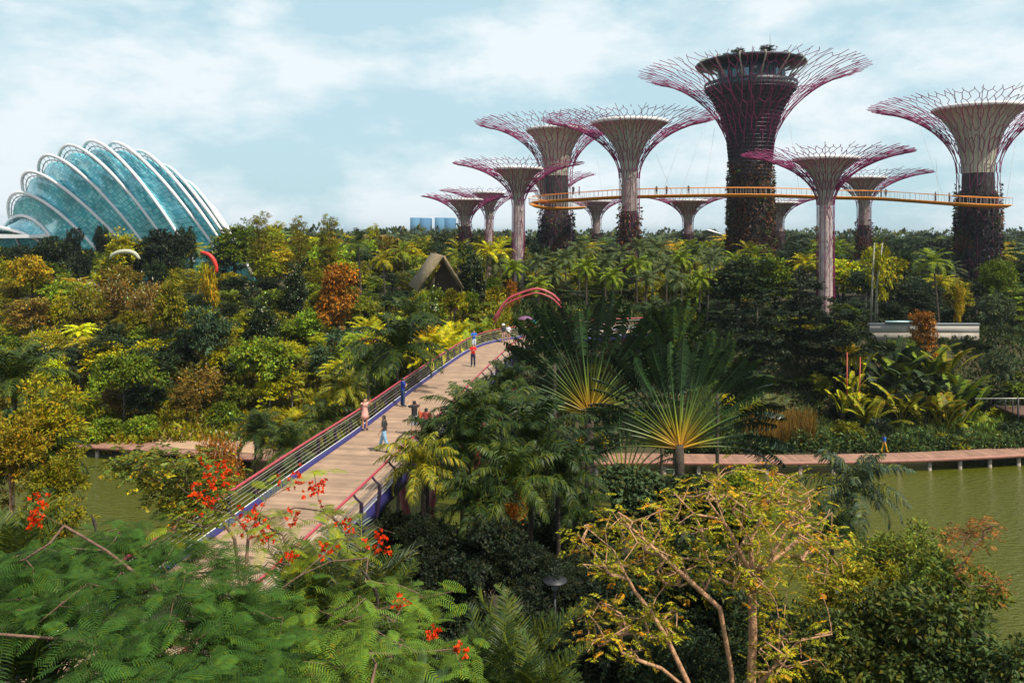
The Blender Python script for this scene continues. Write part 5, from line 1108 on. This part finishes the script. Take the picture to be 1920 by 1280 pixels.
# ------------------------------------------------------------ near plants: palms round the bridge
DKP = (.017, .033, .008); DKP2 = (.031, .051, .010); YGP = (.12, .13, .012)
# u, v of crown centre, distance, crown radius in px, colour, proto, label
HP = [(745, 668, 51, 92, DKP, 'palmH', 'dark feather palm arching over the left rail above the man in blue'),
 (690, 690, 58, 62, DKP2, 'palmH2', 'smaller dark palm left of the one over the left rail'),
 (872, 792, 34.5, 70, DKP2, 'palmH', 'dark palm whose crown hides the right rail beside the photographing man'),
 (800, 822, 35, 50, DKP2, 'palmH2', 'palm with an arching frond over the walker on the deck'),
 (948, 722, 47, 52, DKP, 'palmH2', 'dark palm at the right rail near the man in red'),
 (880, 850, 33, 90, DKP, 'palmH', 'dark palm right of the deck below the crown hiding the rail'),
 (795, 880, 31, 70, YGP, 'palmH2', 'yellowish drooping palm hanging over the right rail'),
 (1000, 845, 35, 105, DKP, 'palmH', 'large dark palm left of the brown-trunked fan palm'),
 (1045, 905, 33, 85, DKP, 'palmH2', 'dark palm below the large one left of the fan palm trunk'),
 (965, 915, 31, 92, DKP2, 'palmF', 'dark palm carrying orange fruit clusters under its crown'),
 (900, 950, 30, 70, DKP, 'palmH2', 'dark palm in shade left of the fruiting one'),
 (935, 790, 40, 80, DKP2, 'palmH', 'dark palm between the large one and the right rail'),
 (1590, 925, 37, 96, (.04, .062, .034), 'palmH2', 'blue-grey drooping palm standing before the open water on the right'),
 (1560, 1010, 33, 70, DKP, 'palmH2', 'dark palm below the blue-grey one at the right water edge'),
 (540, 850, 68, 66, DKP2, 'palmH', 'dark palm left of the bridge beyond the rail, above the orange bush'),
 (610, 800, 72, 60, DKP2, 'palmH2', 'dark palm left of the bridge near the woman in pink'),
 (480, 820, 70, 55, DKP, 'palmH', 'dark palm left of the bridge, leftmost of its row'),
 (575, 905, 52, 62, DKP, 'palmH2', 'dark palm low beneath the left rail'),
 (650, 735, 74, 50, YGP, 'palmH', 'yellowish palm behind the woman in pink'),
 (770, 600, 84, 50, DKP2, 'palmH', 'small dark palm among the sunlit clumping palms'),
 (1075, 960, 36, 60, DKP, 'palmH2', 'dark palm in shade behind the yellow-leaved tree'),
 (30, 730, 45, 100, DKP2, 'palmH', 'dark palm at the left edge above the yellow tree'),
 (60, 870, 33, 90, DKP, 'palmH2', 'dark palm behind the yellow tree at the left edge'),
 (1240, 620, 66, 70, DKP, 'palmH', 'dark palm behind the fan of the front travellers palm')]
for u, v, D, rp, c, k, lb in HP:
    if H((u-960)/F*D, D) > 21: continue
    crownat(B[k], u, v, D, rp*(1.12 if 780 < u < 1100 else 1)/F*D, lb, c, gz=min(H((u-960)/F*D, D), 8), group='feather palms near the footbridge')
# travellers' palms
tp1 = P(1105, 768, 50); tp2 = P(1252, 832, 50)
traveller('tall brown-trunked fan palm with yellow stalk fan and huge dark leaves', tp1.x, 50, 1.5, tp1.z, 3.7, 3.5, 38, 86, 101)
traveller('front fan palm with bright orange-yellow stalk fan before the right boardwalk', tp2.x, 46.5, 1.0, P(1252, 832, 46.5).z, 3.6, 3.1, 40, 88, 137)
traveller('small green fan palm low between the two tall fan palm trunks', P(1170, 900, 55).x, 55, .6, P(1170, 905, 55).z, 3.2, 1.9, 18, 74, 151)
a_ = P(1265, 690, 60); traveller('dark fan palm behind and between the two tall ones', a_.x, 60, 1.0, a_.z+.4, 1.5, 3.4, 22, 78, 163, col=(.022, .045, .012), lm='palmleaf')
a_ = P(1040, 690, 58); traveller('dark leafy fan palm left of the tall brown-trunked one', a_.x, 58, 1.0, a_.z+.4, 1.3, 3.2, 20, 76, 171, col=(.022, .045, .012), lm='palmleaf')
a_ = P(1345, 740, 58); traveller('dark fan palm right of the front one with broad torn leaves', a_.x, 58, 1.0, a_.z+.3, 1.3, 3.2, 20, 76, 179, col=(.022, .045, .012), lm='palmleaf')

# ------------------------------------------------------------ detailed near crowns
B['near1'] = tree('leafy_tree', 'tree', 81, 8, lobeset(81, 10, 3.0, 5.2, 2.6, .45, .9), 330, 46, .21, .48, .13, bark='bark', droop=.5, wid=.42)
B['near2'] = tree('leafy_tree', 'tree', 82, 8, lobeset(82, 12, 3.2, 5.0, 2.8, .4, 1.0), 330, 42, .26, .5, .13, bark='bark', droop=.35, wid=.5, inner=.4)
B['vine'] = tree('vine_mass', 'shrub', 83, 4, lobeset(83, 12, 2.4, 2.2, 1.6, .45, .9), 260, 40, .22, .42, .08, droop=.7, wid=.85)
B['yellow'] = tree('yellow_leaved_tree', 'tree', 84, 7, lobeset(84, 12, 2.7, 4.6, 2.3, .38, 1.0), 230, 36, .27, .46, .10, bark='barkpale', droop=.2, wid=.38, inner=.5)
NT = [('near1', 1700, 985, 26, (.12, .16, .018), 230, 'dense leafy tree before the water at the right, tallest of its clump'),
 ('near2', 1740, 1060, 24, (.09, .13, .015), 230, 'dense green tree in the middle of the right near-shore clump'),
 ('near1', 1610, 1040, 25, OL, 210, 'olive leafy tree right of the pale-branched tree'),
 ('near2', 1700, 1140, 20, (.055, .08, .015), 300, 'dark leafy tree low in the right corner'),
 ('near1', 1560, 1130, 21, (.05, .07, .013), 280, 'dark leafy tree low behind the pale branches'),
 ('near2', 1850, 1225, 18, (.05, .08, .02), 260, 'dark green tree at the bottom right corner'),
 ('near1', 1430, 1110, 26, DK, 240, 'dark leafy tree behind the right fork of the pale-branched tree'),
 ('near2', 1300, 1010, 28, DK, 230, 'dark green tree behind the crown of the pale-branched tree'),
 ('near1', 1190, 1030, 28, DK, 200, 'dark green tree left of the pale-branched tree'),
 ('near2', 1130, 1140, 24, VD, 210, 'very dark leafy tree at the bottom, left of the pale branches'),
 ('near1', 1290, 1170, 23, DK, 260, 'dark leafy tree low between the pale branches'),
 ('vine', 1200, 872, 38, (.05, .085, .03), 150, 'round-leaved dark vine mass left part, in front of the pond'),
 ('vine', 1300, 885, 37, DK, 150, 'round-leaved vine mass middle part, in front of the pond'),
 ('vine', 1390, 895, 36, GR, 140, 'round-leaved vine mass right part, in front of the pond'),
 ('vine', 1130, 960, 34, DK, 110, 'dark vine mass hanging left of the yellow leaves'),
 ('yellow', 75, 745, 34, (.22, .21, .010), 170, 'golden yellow-leaved tree with pale twigs at the left edge'),
 ('yellow', 20, 800, 31, (.20, .16, .01), 130, 'second yellow-leaved tree at the left edge, lower'),
 ('yellow', 110, 860, 30, OL, 110, 'sparse olive tree with brown twigs at the left water edge'),
 ('near2', 60, 950, 22, OL, 150, 'olive bush below the yellow tree at the left edge'),
 ('near1', 10, 1040, 17, DK, 150, 'dark bush at the left edge above the feathery tree'),
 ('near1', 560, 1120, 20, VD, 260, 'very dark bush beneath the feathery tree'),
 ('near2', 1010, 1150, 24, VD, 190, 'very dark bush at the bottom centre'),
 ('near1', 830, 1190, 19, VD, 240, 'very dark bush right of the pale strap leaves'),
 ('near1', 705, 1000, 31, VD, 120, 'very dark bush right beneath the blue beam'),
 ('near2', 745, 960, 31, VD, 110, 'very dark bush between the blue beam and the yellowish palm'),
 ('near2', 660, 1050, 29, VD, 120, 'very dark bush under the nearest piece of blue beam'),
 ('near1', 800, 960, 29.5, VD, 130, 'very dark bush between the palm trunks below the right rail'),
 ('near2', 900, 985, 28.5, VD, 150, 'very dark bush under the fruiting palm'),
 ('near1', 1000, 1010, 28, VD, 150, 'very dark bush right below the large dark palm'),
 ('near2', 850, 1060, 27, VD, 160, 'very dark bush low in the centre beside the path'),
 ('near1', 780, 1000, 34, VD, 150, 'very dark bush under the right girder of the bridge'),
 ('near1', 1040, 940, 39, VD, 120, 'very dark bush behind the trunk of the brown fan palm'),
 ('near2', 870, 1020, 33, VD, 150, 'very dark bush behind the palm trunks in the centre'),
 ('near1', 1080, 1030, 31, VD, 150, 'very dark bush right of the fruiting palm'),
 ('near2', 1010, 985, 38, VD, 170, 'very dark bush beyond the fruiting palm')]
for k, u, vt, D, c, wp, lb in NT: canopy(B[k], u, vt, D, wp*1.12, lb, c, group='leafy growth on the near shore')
for i, (u, vt, D, c, s) in enumerate(((640, 1035, 19, (.07, .09, .05), 1.15), (575, 1060, 18, DKP2, 1.), (700, 1075, 19, DKP2, .9), (960, 1170, 17, DKP2, .95), (905, 1215, 15, DKP, .8), (40, 985, 20, DKP2, 1.0), (70, 1150, 13, DKP, .8), (445, 1150, 14, DKP, .8), (1860, 1200, 20, DKP2, .8), (1000, 1240, 15, DKP2, .7), (780, 1010, 40, DKP, 1.1))):
    c3 = P(u, vt, D); put(B['spiky'], (c3.x, D, c3.z-1.9*s), ['silvery', 'dark', 'small dark', 'shaded', 'low shaded', 'yellowish', 'corner', 'hidden', 'right corner', 'bottom', 'under-bridge'][i]+' spiky palm among the near shore plants', c, s)
    g = G(); 
# --- trunks and lamp in the dark middle
for u, D in ((797, 31), (975, 31.5), (915, 34), (1010, 36), (1085, 33), (860, 36)):
    pass
root = thing('street_lamp', 'dark lamp post with a flat disc head in the shade of the bottom centre', 'street lamp', (P(1040, 1100, 27).x, 27, 2.5))
c = P(1040, 1088, 27); g = G(); g.tube([(c.x, 27, 2.4), (c.x, 27, c.z)], [.07, .05], 8); under(g.obj('pole', M['black'], smooth=True), root)
g = G(); g.lathe([(.02, .16), (.12, .13), (.42, .04), (.44, 0), (.38, -.03), (.05, -.05)], (c.x, 27, c.z), 24); under(g.obj('lamp_head', M['black'], smooth=True), root)
g = G(); g.lathe([(.05, -.05), (.14, -.12), (.11, -.3), (.02, -.34)], (c.x, 27, c.z), 16); under(g.obj('lamp_glass', M['greysteel'], smooth=True), root)
# --- strap leaves at the bottom
root = thing('strap_leaf_plant', 'large pale green strap-leaved rosette at the bottom centre edge', 'plant', tuple(P(775, 1330, 9)))
for i, (a, b, sc_) in enumerate(((-62, 30, 1.), (-38, 20, 1.05), (-14, 12, 1.1), (10, 10, 1.05), (35, 25, 1.0), (60, 35, 1.05), (-80, 45, .8), (78, 60, .8))):
    lf = bigleaf(.08, .62, .13, b, 200+i, torn=0, stalkw=.02, droop=.10, nst=20); lf.g = [np.zeros(len(q)) for q in lf.g]
    o = mkobj('leaf', lf.mesh('leaf', M['leafsmooth'] if 'leafsmooth' in M else M.setdefault('leafsmooth', leafmat('strap_leaf', .2, .4, .85, 1.15, (1, 1, 1), spec=.4)), smooth=True), root); o.color = (.16, .24, .09, 1)
    o.matrix_local = Matrix.Rotation(R(a), 4, 'Y')@Matrix.Rotation(R(random.uniform(-15, 15)), 4, 'Z')@Matrix.Scale(sc_, 4)

# ------------------------------------------------------------ feathery flame tree in the foreground
def bipinnate(n, r, L=.42, npin=14, lp=.13):
    """returns leaf prototype arrays: base points, directions for pinnae"""
    s = np.linspace(.12, 1, npin); return s
r = np.random.default_rng(404)
def inpoly(u, v, poly):
    ok = np.zeros(len(u), bool); j = len(poly)-1
    for i in range(len(poly)):
        xi, yi = poly[i]; xj, yj = poly[j]; ok ^= ((yi > v) != (yj > v)) & (u < (xj-xi)*(v-yi)/(yj-yi+1e-9)+xi); j = i
    return ok
def region(poly, n, dfun, dn):
    p = np.array(poly); o = []
    u = r.uniform(p[:, 0].min(), p[:, 0].max(), n*6); v = r.uniform(p[:, 1].min(), p[:, 1].max(), n*6); k = inpoly(u, v, poly); u, v = u[k][:n], v[k][:n]
    D = dfun(u, v)+r.normal(0, dn, len(u)); return np.stack([(u-960)/F*D, D, CZ+(435-v)/F*D], 1)
dens = lambda u, v: np.clip(12.2-(v-1000)/280*4.2, 6.5, 13)
tipsA = region([(-260, 1080), (60, 1035), (130, 1000), (240, 985), (330, 1000), (450, 1060), (500, 1100), (530, 1200), (500, 1420), (-260, 1420)], 330, dens, .55)
tipsB = region([(500, 1110), (640, 1120), (700, 1080), (820, 1110), (870, 1180), (880, 1260), (700, 1300), (520, 1420)], 60, dens, .5)
tipsC = region([(420, 960), (470, 880), (600, 880), (640, 960), (700, 1040), (600, 1090), (470, 1060)], 34, lambda u, v: 12.5+0*u, .5)
tipsD = region([(250, 985), (320, 955), (420, 985), (430, 1040), (330, 1040)], 10, lambda u, v: 12.3+0*u, .3)
tips = np.concatenate([tipsA, tipsB, tipsC, tipsD])
_u = 960+F*tipsA[:, 0]/tipsA[:, 1]; _v = 435-(tipsA[:, 2]-CZ)*F/tipsA[:, 1]; tipsA = tipsA[~((_u < 150) & (_u > -120) & (_v > 1165) & (_v < 1360))]
tips = np.concatenate([tipsA, tipsB, tipsC, tipsD])
def PL(pts): return [tuple(P(*p)) for p in pts]
tb = P(440, 1500, 10.8)
base = [([(tb.x-.2, 10.8, 2.4), (tb.x, 10.8, 8), tuple(tb)]+PL([(440, 1290, 10.9), (452, 1180, 11.2), (460, 1080, 11.6), (466, 1000, 12), (500, 935, 12.3), (545, 912, 12.5)]), None),
 (PL([(440, 1290, 10.9), (490, 1130, 11), (560, 1080, 11), (620, 1052, 11), (690, 1046, 11)]), -1),
 (PL([(440, 1290, 10.9), (380, 1190, 10.6), (300, 1110, 10.6), (200, 1032, 10.8), (120, 985, 11), (60, 955, 11)]), -1),
 (PL([(440, 1290, 10.9), (540, 1220, 10), (650, 1165, 9.8), (760, 1125, 9.6), (850, 1108, 9.5)]), -1),
 (PL([(440, 1290, 10.9), (560, 1270, 9.4), (680, 1235, 9.2), (780, 1222, 9), (860, 1215, 9)]), -1),
 (PL([(440, 1290, 10.9), (300, 1250, 9.6), (150, 1200, 9), (20, 1190, 8.8), (-120, 1180, 8.8)]), -1),
 (PL([(440, 1290, 10.9), (300, 1330, 8.6), (120, 1330, 8), (-60, 1330, 8)]), -1),
 (PL([(466, 1000, 12), (440, 965, 12), (380, 950, 12), (330, 905, 12.2)]), -1),
 (PL([(560, 1080, 11), (640, 1010, 11.5), (700, 985, 11.6), (740, 1000, 11.6)]), -1)]
pos, par, rad, ti = grow(base, tips, r, step=.28, rtip=.0042, expo=2.25, rmax=.17)
root = thing('flame_tree', 'spreading feathery-leaved tree with orange-red flowers filling the bottom left foreground', 'tree', (tb.x-.2, 10.8, 2.5))
under(mkobj('branches', branchmesh(pos, par, rad, M['barkflame'])), root)
def feather(tips, per, L, lp, npin, tilt, seed, col, name='foliage', spread=.12, wpin=.020):
    r = np.random.default_rng(seed); n = len(tips)*per; b = np.repeat(tips, per, 0)+r.normal(0, spread, (n, 3))*[1, 1, .35]
    az = r.random(n)*2*np.pi; el = r.normal(tilt, .22, n); d0 = np.stack([np.cos(az)*np.cos(el), np.sin(az)*np.cos(el), np.sin(el)], 1); sd = np.stack([-np.sin(az), np.cos(az), 0*az], 1)
    sd = unit(sd+np.array([0, 0, 1.])*r.normal(0, .25, (n, 1))); Ln = L*(.7+.5*r.random(n)); tone = np.clip(r.normal(.45, .27, n), 0, 1); g = G()
    s = np.linspace(.16, 1., npin); prof = np.sin(np.pi*(.22+.70*s))**.6
    def rp(q): return b+d0*(Ln*q)[:, None]-np.array([0, 0, 1.])*(Ln*.42*q*q)[:, None]
    for a, bq in ((0, .5), (.5, 1.)): g.segs(rp(a), rp(bq), .0028, .002, 3, rnd=np.full(n, .9))
    for q, pf in zip(s, prof):
        c = rp(q); dn = unit(d0-np.array([0, 0, 1.])*(.84*q))
        for sg in (-1, 1):
            dr = unit(sd*sg+dn*.38-np.array([0, 0, 1.])*.12); l = lp*pf*(Ln/L)*(.9+.2*r.random(n)); mid = c+dr*l[:, None]*.55; tipv = mid+unit(dr-np.array([0, 0, 1.])*.30)*l[:, None]*.45; w_ = dn*wpin*.5
            v = np.stack([c-w_*.5, c+w_*.5, mid+w_, mid-w_, tipv+w_*.35, tipv-w_*.35], 1).reshape(-1, 3); o = (np.arange(n)*6)[:, None]
            tn = np.clip(tone+r.normal(0, .07, n), 0, 1); g.add(v, np.concatenate([o+[0, 1, 2, 3], o+[3, 2, 4, 5]])); g.qr[-1] = np.concatenate([tn, tn])
    o = under(mkobj(name, g.mesh(name, M['feather'])), root); o.color = (*col, 1); return o
feather(tipsA, 12, .42, .13, 13, .12, 1, (.040, .095, .014), spread=.20, wpin=.0155)
feather(tipsB, 7, .36, .11, 12, .15, 2, (.09, .16, .018), spread=.18, wpin=.014)
feather(np.concatenate([tipsC, tipsD]), 4, .32, .11, 12, .2, 3, (.15, .20, .012), wpin=.014)
def flowers(pts, rootobj, seed):
    r = np.random.default_rng(seed)
    for (u, v, D, rr) in pts:
        c = np.array(tuple(P(u, v, D))); m = int(5+rr*.42); cs = c+r.normal(0, 1, (m, 3))*rr/F*D*.75; g = G(); n = m*6; C = np.repeat(cs, 6, 0); Dv = unit(r.normal(0, 1, (n, 3))+[0, -.4, .5])
        g.leaves(C, Dv, r.normal(0, 1, (n, 3)), .050*(.7+.5*r.random(n)), .040, .35); o = under(mkobj('flower_cluster', g.mesh('flower_cluster', M['flower'])), rootobj); o.color = (.86, .055, .006, 1)
FL = [(75, 945, 11, 14), (64, 968, 11, 8), (405, 885, 12, 24), (392, 905, 12, 24), (385, 932, 12, 20), (420, 880, 12, 14), (545, 890, 12.4, 14), (592, 900, 12.4, 18), (575, 922, 12.4, 20), (600, 918, 12.4, 10), (472, 985, 12, 16), (470, 965, 12, 22), (490, 1002, 12, 22), (552, 965, 12, 12), (608, 1028, 11.5, 14), (702, 1030, 11.2, 16), (712, 1010, 11.2, 9), (748, 1133, 9.7, 12), (815, 1185, 9.3, 8), (861, 1218, 9, 9), (625, 1215, 9.3, 9), (540, 1040, 11.6, 9), (650, 980, 11.6, 12), (66, 978, 11, 7)]
flowers(FL, root, 9)
for u, v, D, dx, dz in ((672, 1060, 10.2, .25, .55), (172, 965, 11, .05, .22), (660, 1130, 9.8, -.3, .2), (700, 1180, 9.4, .1, .3)):
    g = G(); a = P(u, v, D); n = 9; rows = []
    for i in range(n):
        f = i/(n-1); p = a+Vector((dx*math.sin(f*1.8), 0, -dz*f)); w_ = .028*math.sin(math.pi*(.08+.84*f)); rows.append([p+Vector((-w_, 0, 0)), p+Vector((0, -.008, 0)), p+Vector((w_, 0, 0)), p+Vector((0, .008, 0))])
    g.strip(rows, close=True); under(g.obj('seed_pod', M['bark'], smooth=True), root)

# ------------------------------------------------------------ pale-branched tree with yellow leaves
tY = np.concatenate([region([(1075, 1000), (1130, 960), (1250, 930), (1330, 880), (1420, 870), (1520, 880), (1560, 930), (1600, 1040), (1560, 1130), (1480, 1110), (1440, 1150), (1360, 1100), (1300, 1110), (1200, 1090), (1090, 1070)], 330, lambda u, v: 20+0*u, 1.1),
 region([(1070, 1120), (1180, 1110), (1300, 1150), (1250, 1210), (1090, 1240)], 50, lambda u, v: 19+0*u, .6),
 region([(1440, 1150), (1560, 1160), (1560, 1280), (1400, 1280)], 36, lambda u, v: 19+0*u, .7)])
bb = P(1380, 1500, 20)
base = [([(bb.x, 20, 2.4), tuple(bb)]+PL([(1408, 1300, 20), (1412, 1180, 20), (1410, 1080, 20), (1408, 1015, 20), (1440, 940, 20.3), (1480, 895, 20.5), (1505, 880, 20.6)]), None),
 (PL([(1408, 1015, 20), (1375, 960, 19.5), (1340, 885, 19.4)]), -1),
 (PL([(1410, 1080, 20), (1385, 1030, 19.6), (1362, 985, 19.4), (1325, 935, 19.3)]), -1),
 (PL([(1410, 1080, 20), (1450, 1035, 19.6), (1480, 985, 19.6), (1520, 950, 19.6)]), -1),
 ([tuple(bb)]+PL([(1372, 1260, 19.4), (1350, 1140, 19.2), (1290, 1085, 19), (1240, 1040, 19), (1190, 995, 19)]), -1),
 ([tuple(bb)]+PL([(1300, 1300, 18.8), (1250, 1195, 18.8), (1220, 1145, 18.8), (1190, 1108, 18.8), (1178, 1085, 18.8), (1150, 1030, 18.9), (1095, 985, 19)]), -1),
 (PL([(1220, 1145, 18.8), (1230, 1120, 18.7), (1212, 1115, 18.7)]), -1),
 (PL([(1300, 1300, 18.8), (1240, 1252, 18.5), (1200, 1238, 18.4), (1165, 1222, 18.4), (1164, 1150, 18.4), (1125, 1128, 18.4)]), -1),
 (PL([(1408, 1300, 20), (1460, 1240, 19), (1500, 1200, 19), (1560, 1188, 19)]), -1),
 (PL([(1410, 1080, 20), (1500, 1010, 20.4), (1560, 960, 20.5)]), -1)]
pos, par, rad, ti = grow(base, tY, np.random.default_rng(5), step=.4, rtip=.0095, expo=2.25, rmax=.22)
root = thing('pale_branched_tree', 'bare-looking tree with pale orange-brown branches and sparse golden leaves in the right foreground', 'tree', (bb.x, 20, 2.5))
under(mkobj('branches', branchmesh(pos, par, rad, M['barkpale'], nseg=7)), root)
def pinnate(tips, per, L, ll, lw, seed, col, rootobj, sel=1.0, nl=6, spread=.22, name='foliage', matn='leaf'):
    r = np.random.default_rng(seed); tips = tips[r.random(len(tips)) < sel]; n = len(tips)*per; b = np.repeat(tips, per, 0)+r.normal(0, spread, (n, 3))*[1, 1, .5]
    d = unit(r.normal(0, 1, (n, 3))*[1, 1, .35]+[0, 0, .05]); sd = unit(np.cross(d, [0, 0, 1.])); q = np.repeat(np.linspace(.15, 1, nl), 2); sg = np.tile([1., -1.], nl)
    C = (b[:, None]+d[:, None]*L*q[None, :, None]-np.array([0, 0, 1.])*(.25*L*q**2)[None, :, None]).reshape(-1, 3); Dv = (sd[:, None]*sg[None, :, None]+d[:, None]*.6-np.array([0, 0, .25])).reshape(-1, 3)
    tone = np.clip(np.repeat(r.normal(.5, .2, n), 2*nl)+r.normal(0, .15, n*2*nl), 0, 1); g = G(); g.leaves(C, Dv, np.tile([0, 0, 1.], (len(C), 1))+r.normal(0, .5, C.shape), ll*(.8+.4*r.random(len(C))), lw, .2, rnd=tone)
    o = under(mkobj(name, g.mesh(name, M[matn])), rootobj); o.color = (*col, 1); return o
pinnate(tY, 3, .26, .10, .040, 6, (.23, .225, .010), root, nl=6)
pinnate(tY, 2, .24, .10, .045, 7, (.34, .19, .012), root, .22)
# overhanging green branch at left, over the pond
tL = np.concatenate([region([(190, 850), (260, 838), (350, 850), (420, 880), (400, 930), (330, 960), (280, 905), (220, 880)], 60, lambda u, v: 19+0*u, .7), region([(300, 930), (400, 930), (380, 1000), (310, 980)], 14, lambda u, v: 18+0*u, .4)])
b2 = P(470, 1400, 19)
base = [([(b2.x, 19, 2.4), tuple(b2)]+PL([(455, 1150, 19), (440, 1010, 19), (400, 950, 19), (350, 905, 19), (270, 875, 19)]), None)]
pos, par, rad, ti = grow(base, tL, np.random.default_rng(15), step=.35, rtip=.006, expo=2.3, rmax=.13)
root = thing('overhanging_tree', 'green and yellowish small-leaved tree leaning over the left pond behind the flame tree', 'tree', (b2.x, 19, 2.5))
under(mkobj('branches', branchmesh(pos, par, rad, M['barkflame'])), root); pinnate(tL, 10, .22, .11, .06, 16, (.09, .12, .015), root, nl=4); pinnate(tL, 3, .22, .11, .06, 17, (.26, .22, .01), root, .6, nl=4)
# twiggy brown growth with reddish shoots over the right water
tR = region([(1780, 1000), (1860, 975), (1880, 1000), (1800, 1040), (1870, 1080), (1890, 1120), (1800, 1090)], 26, lambda u, v: 23+0*u, .5)
b3 = P(1760, 1400, 23); base = [([(b3.x, 23, 2.4), tuple(b3)]+PL([(1770, 1200, 23), (1790, 1080, 23), (1830, 1020, 23), (1862, 985, 23)]), None)]
pos, par, rad, ti = grow(base, tR, np.random.default_rng(25), step=.4, rtip=.006, expo=2.3, rmax=.10)
root = thing('reddish_shrub', 'thin twiggy shrub with reddish brown shoots reaching over the right water', 'shrub', (b3.x, 23, 2.5))
under(mkobj('branches', branchmesh(pos, par, rad, M['barkflame'])), root); pinnate(tR, 7, .2, .09, .035, 26, (.20, .09, .02), root, nl=5)
# plants on the restaurant roof
for u, v, D, w_, lb in ((1385, 90, 157, 36, 'small tree on the restaurant roof, left one'), (1437, 84, 157, 40, 'small tree on the restaurant roof beside the antenna'), (1362, 99, 158, 20, 'little bush at the left of the restaurant roof')):
    c3 = P(u, 113, D); s = (113-v)/F*D/8; put(B['loose'], tuple(c3), lb, DK, s, sxy=w_/F*D/B['loose'].W)

# ------------------------------------------------------------ air
hz = bpy.data.materials.new('haze'); hz.use_nodes = True; t = hz.node_tree; t.nodes.clear(); o = t.nodes.new('ShaderNodeOutputMaterial'); v = t.nodes.new('ShaderNodeVolumePrincipled')
v.inputs['Color'].default_value = (.80, .92, 1.0, 1); v.inputs['Density'].default_value = .00011; v.inputs['Anisotropy'].default_value = .3; t.links.new(v.outputs[0], o.inputs['Volume'])
g = G(); g.box((0, 7400, 30), (20000, 15400, 68)); ho = g.obj('haze', hz); struct(ho, 'stuff', 'thin humid haze over the gardens')
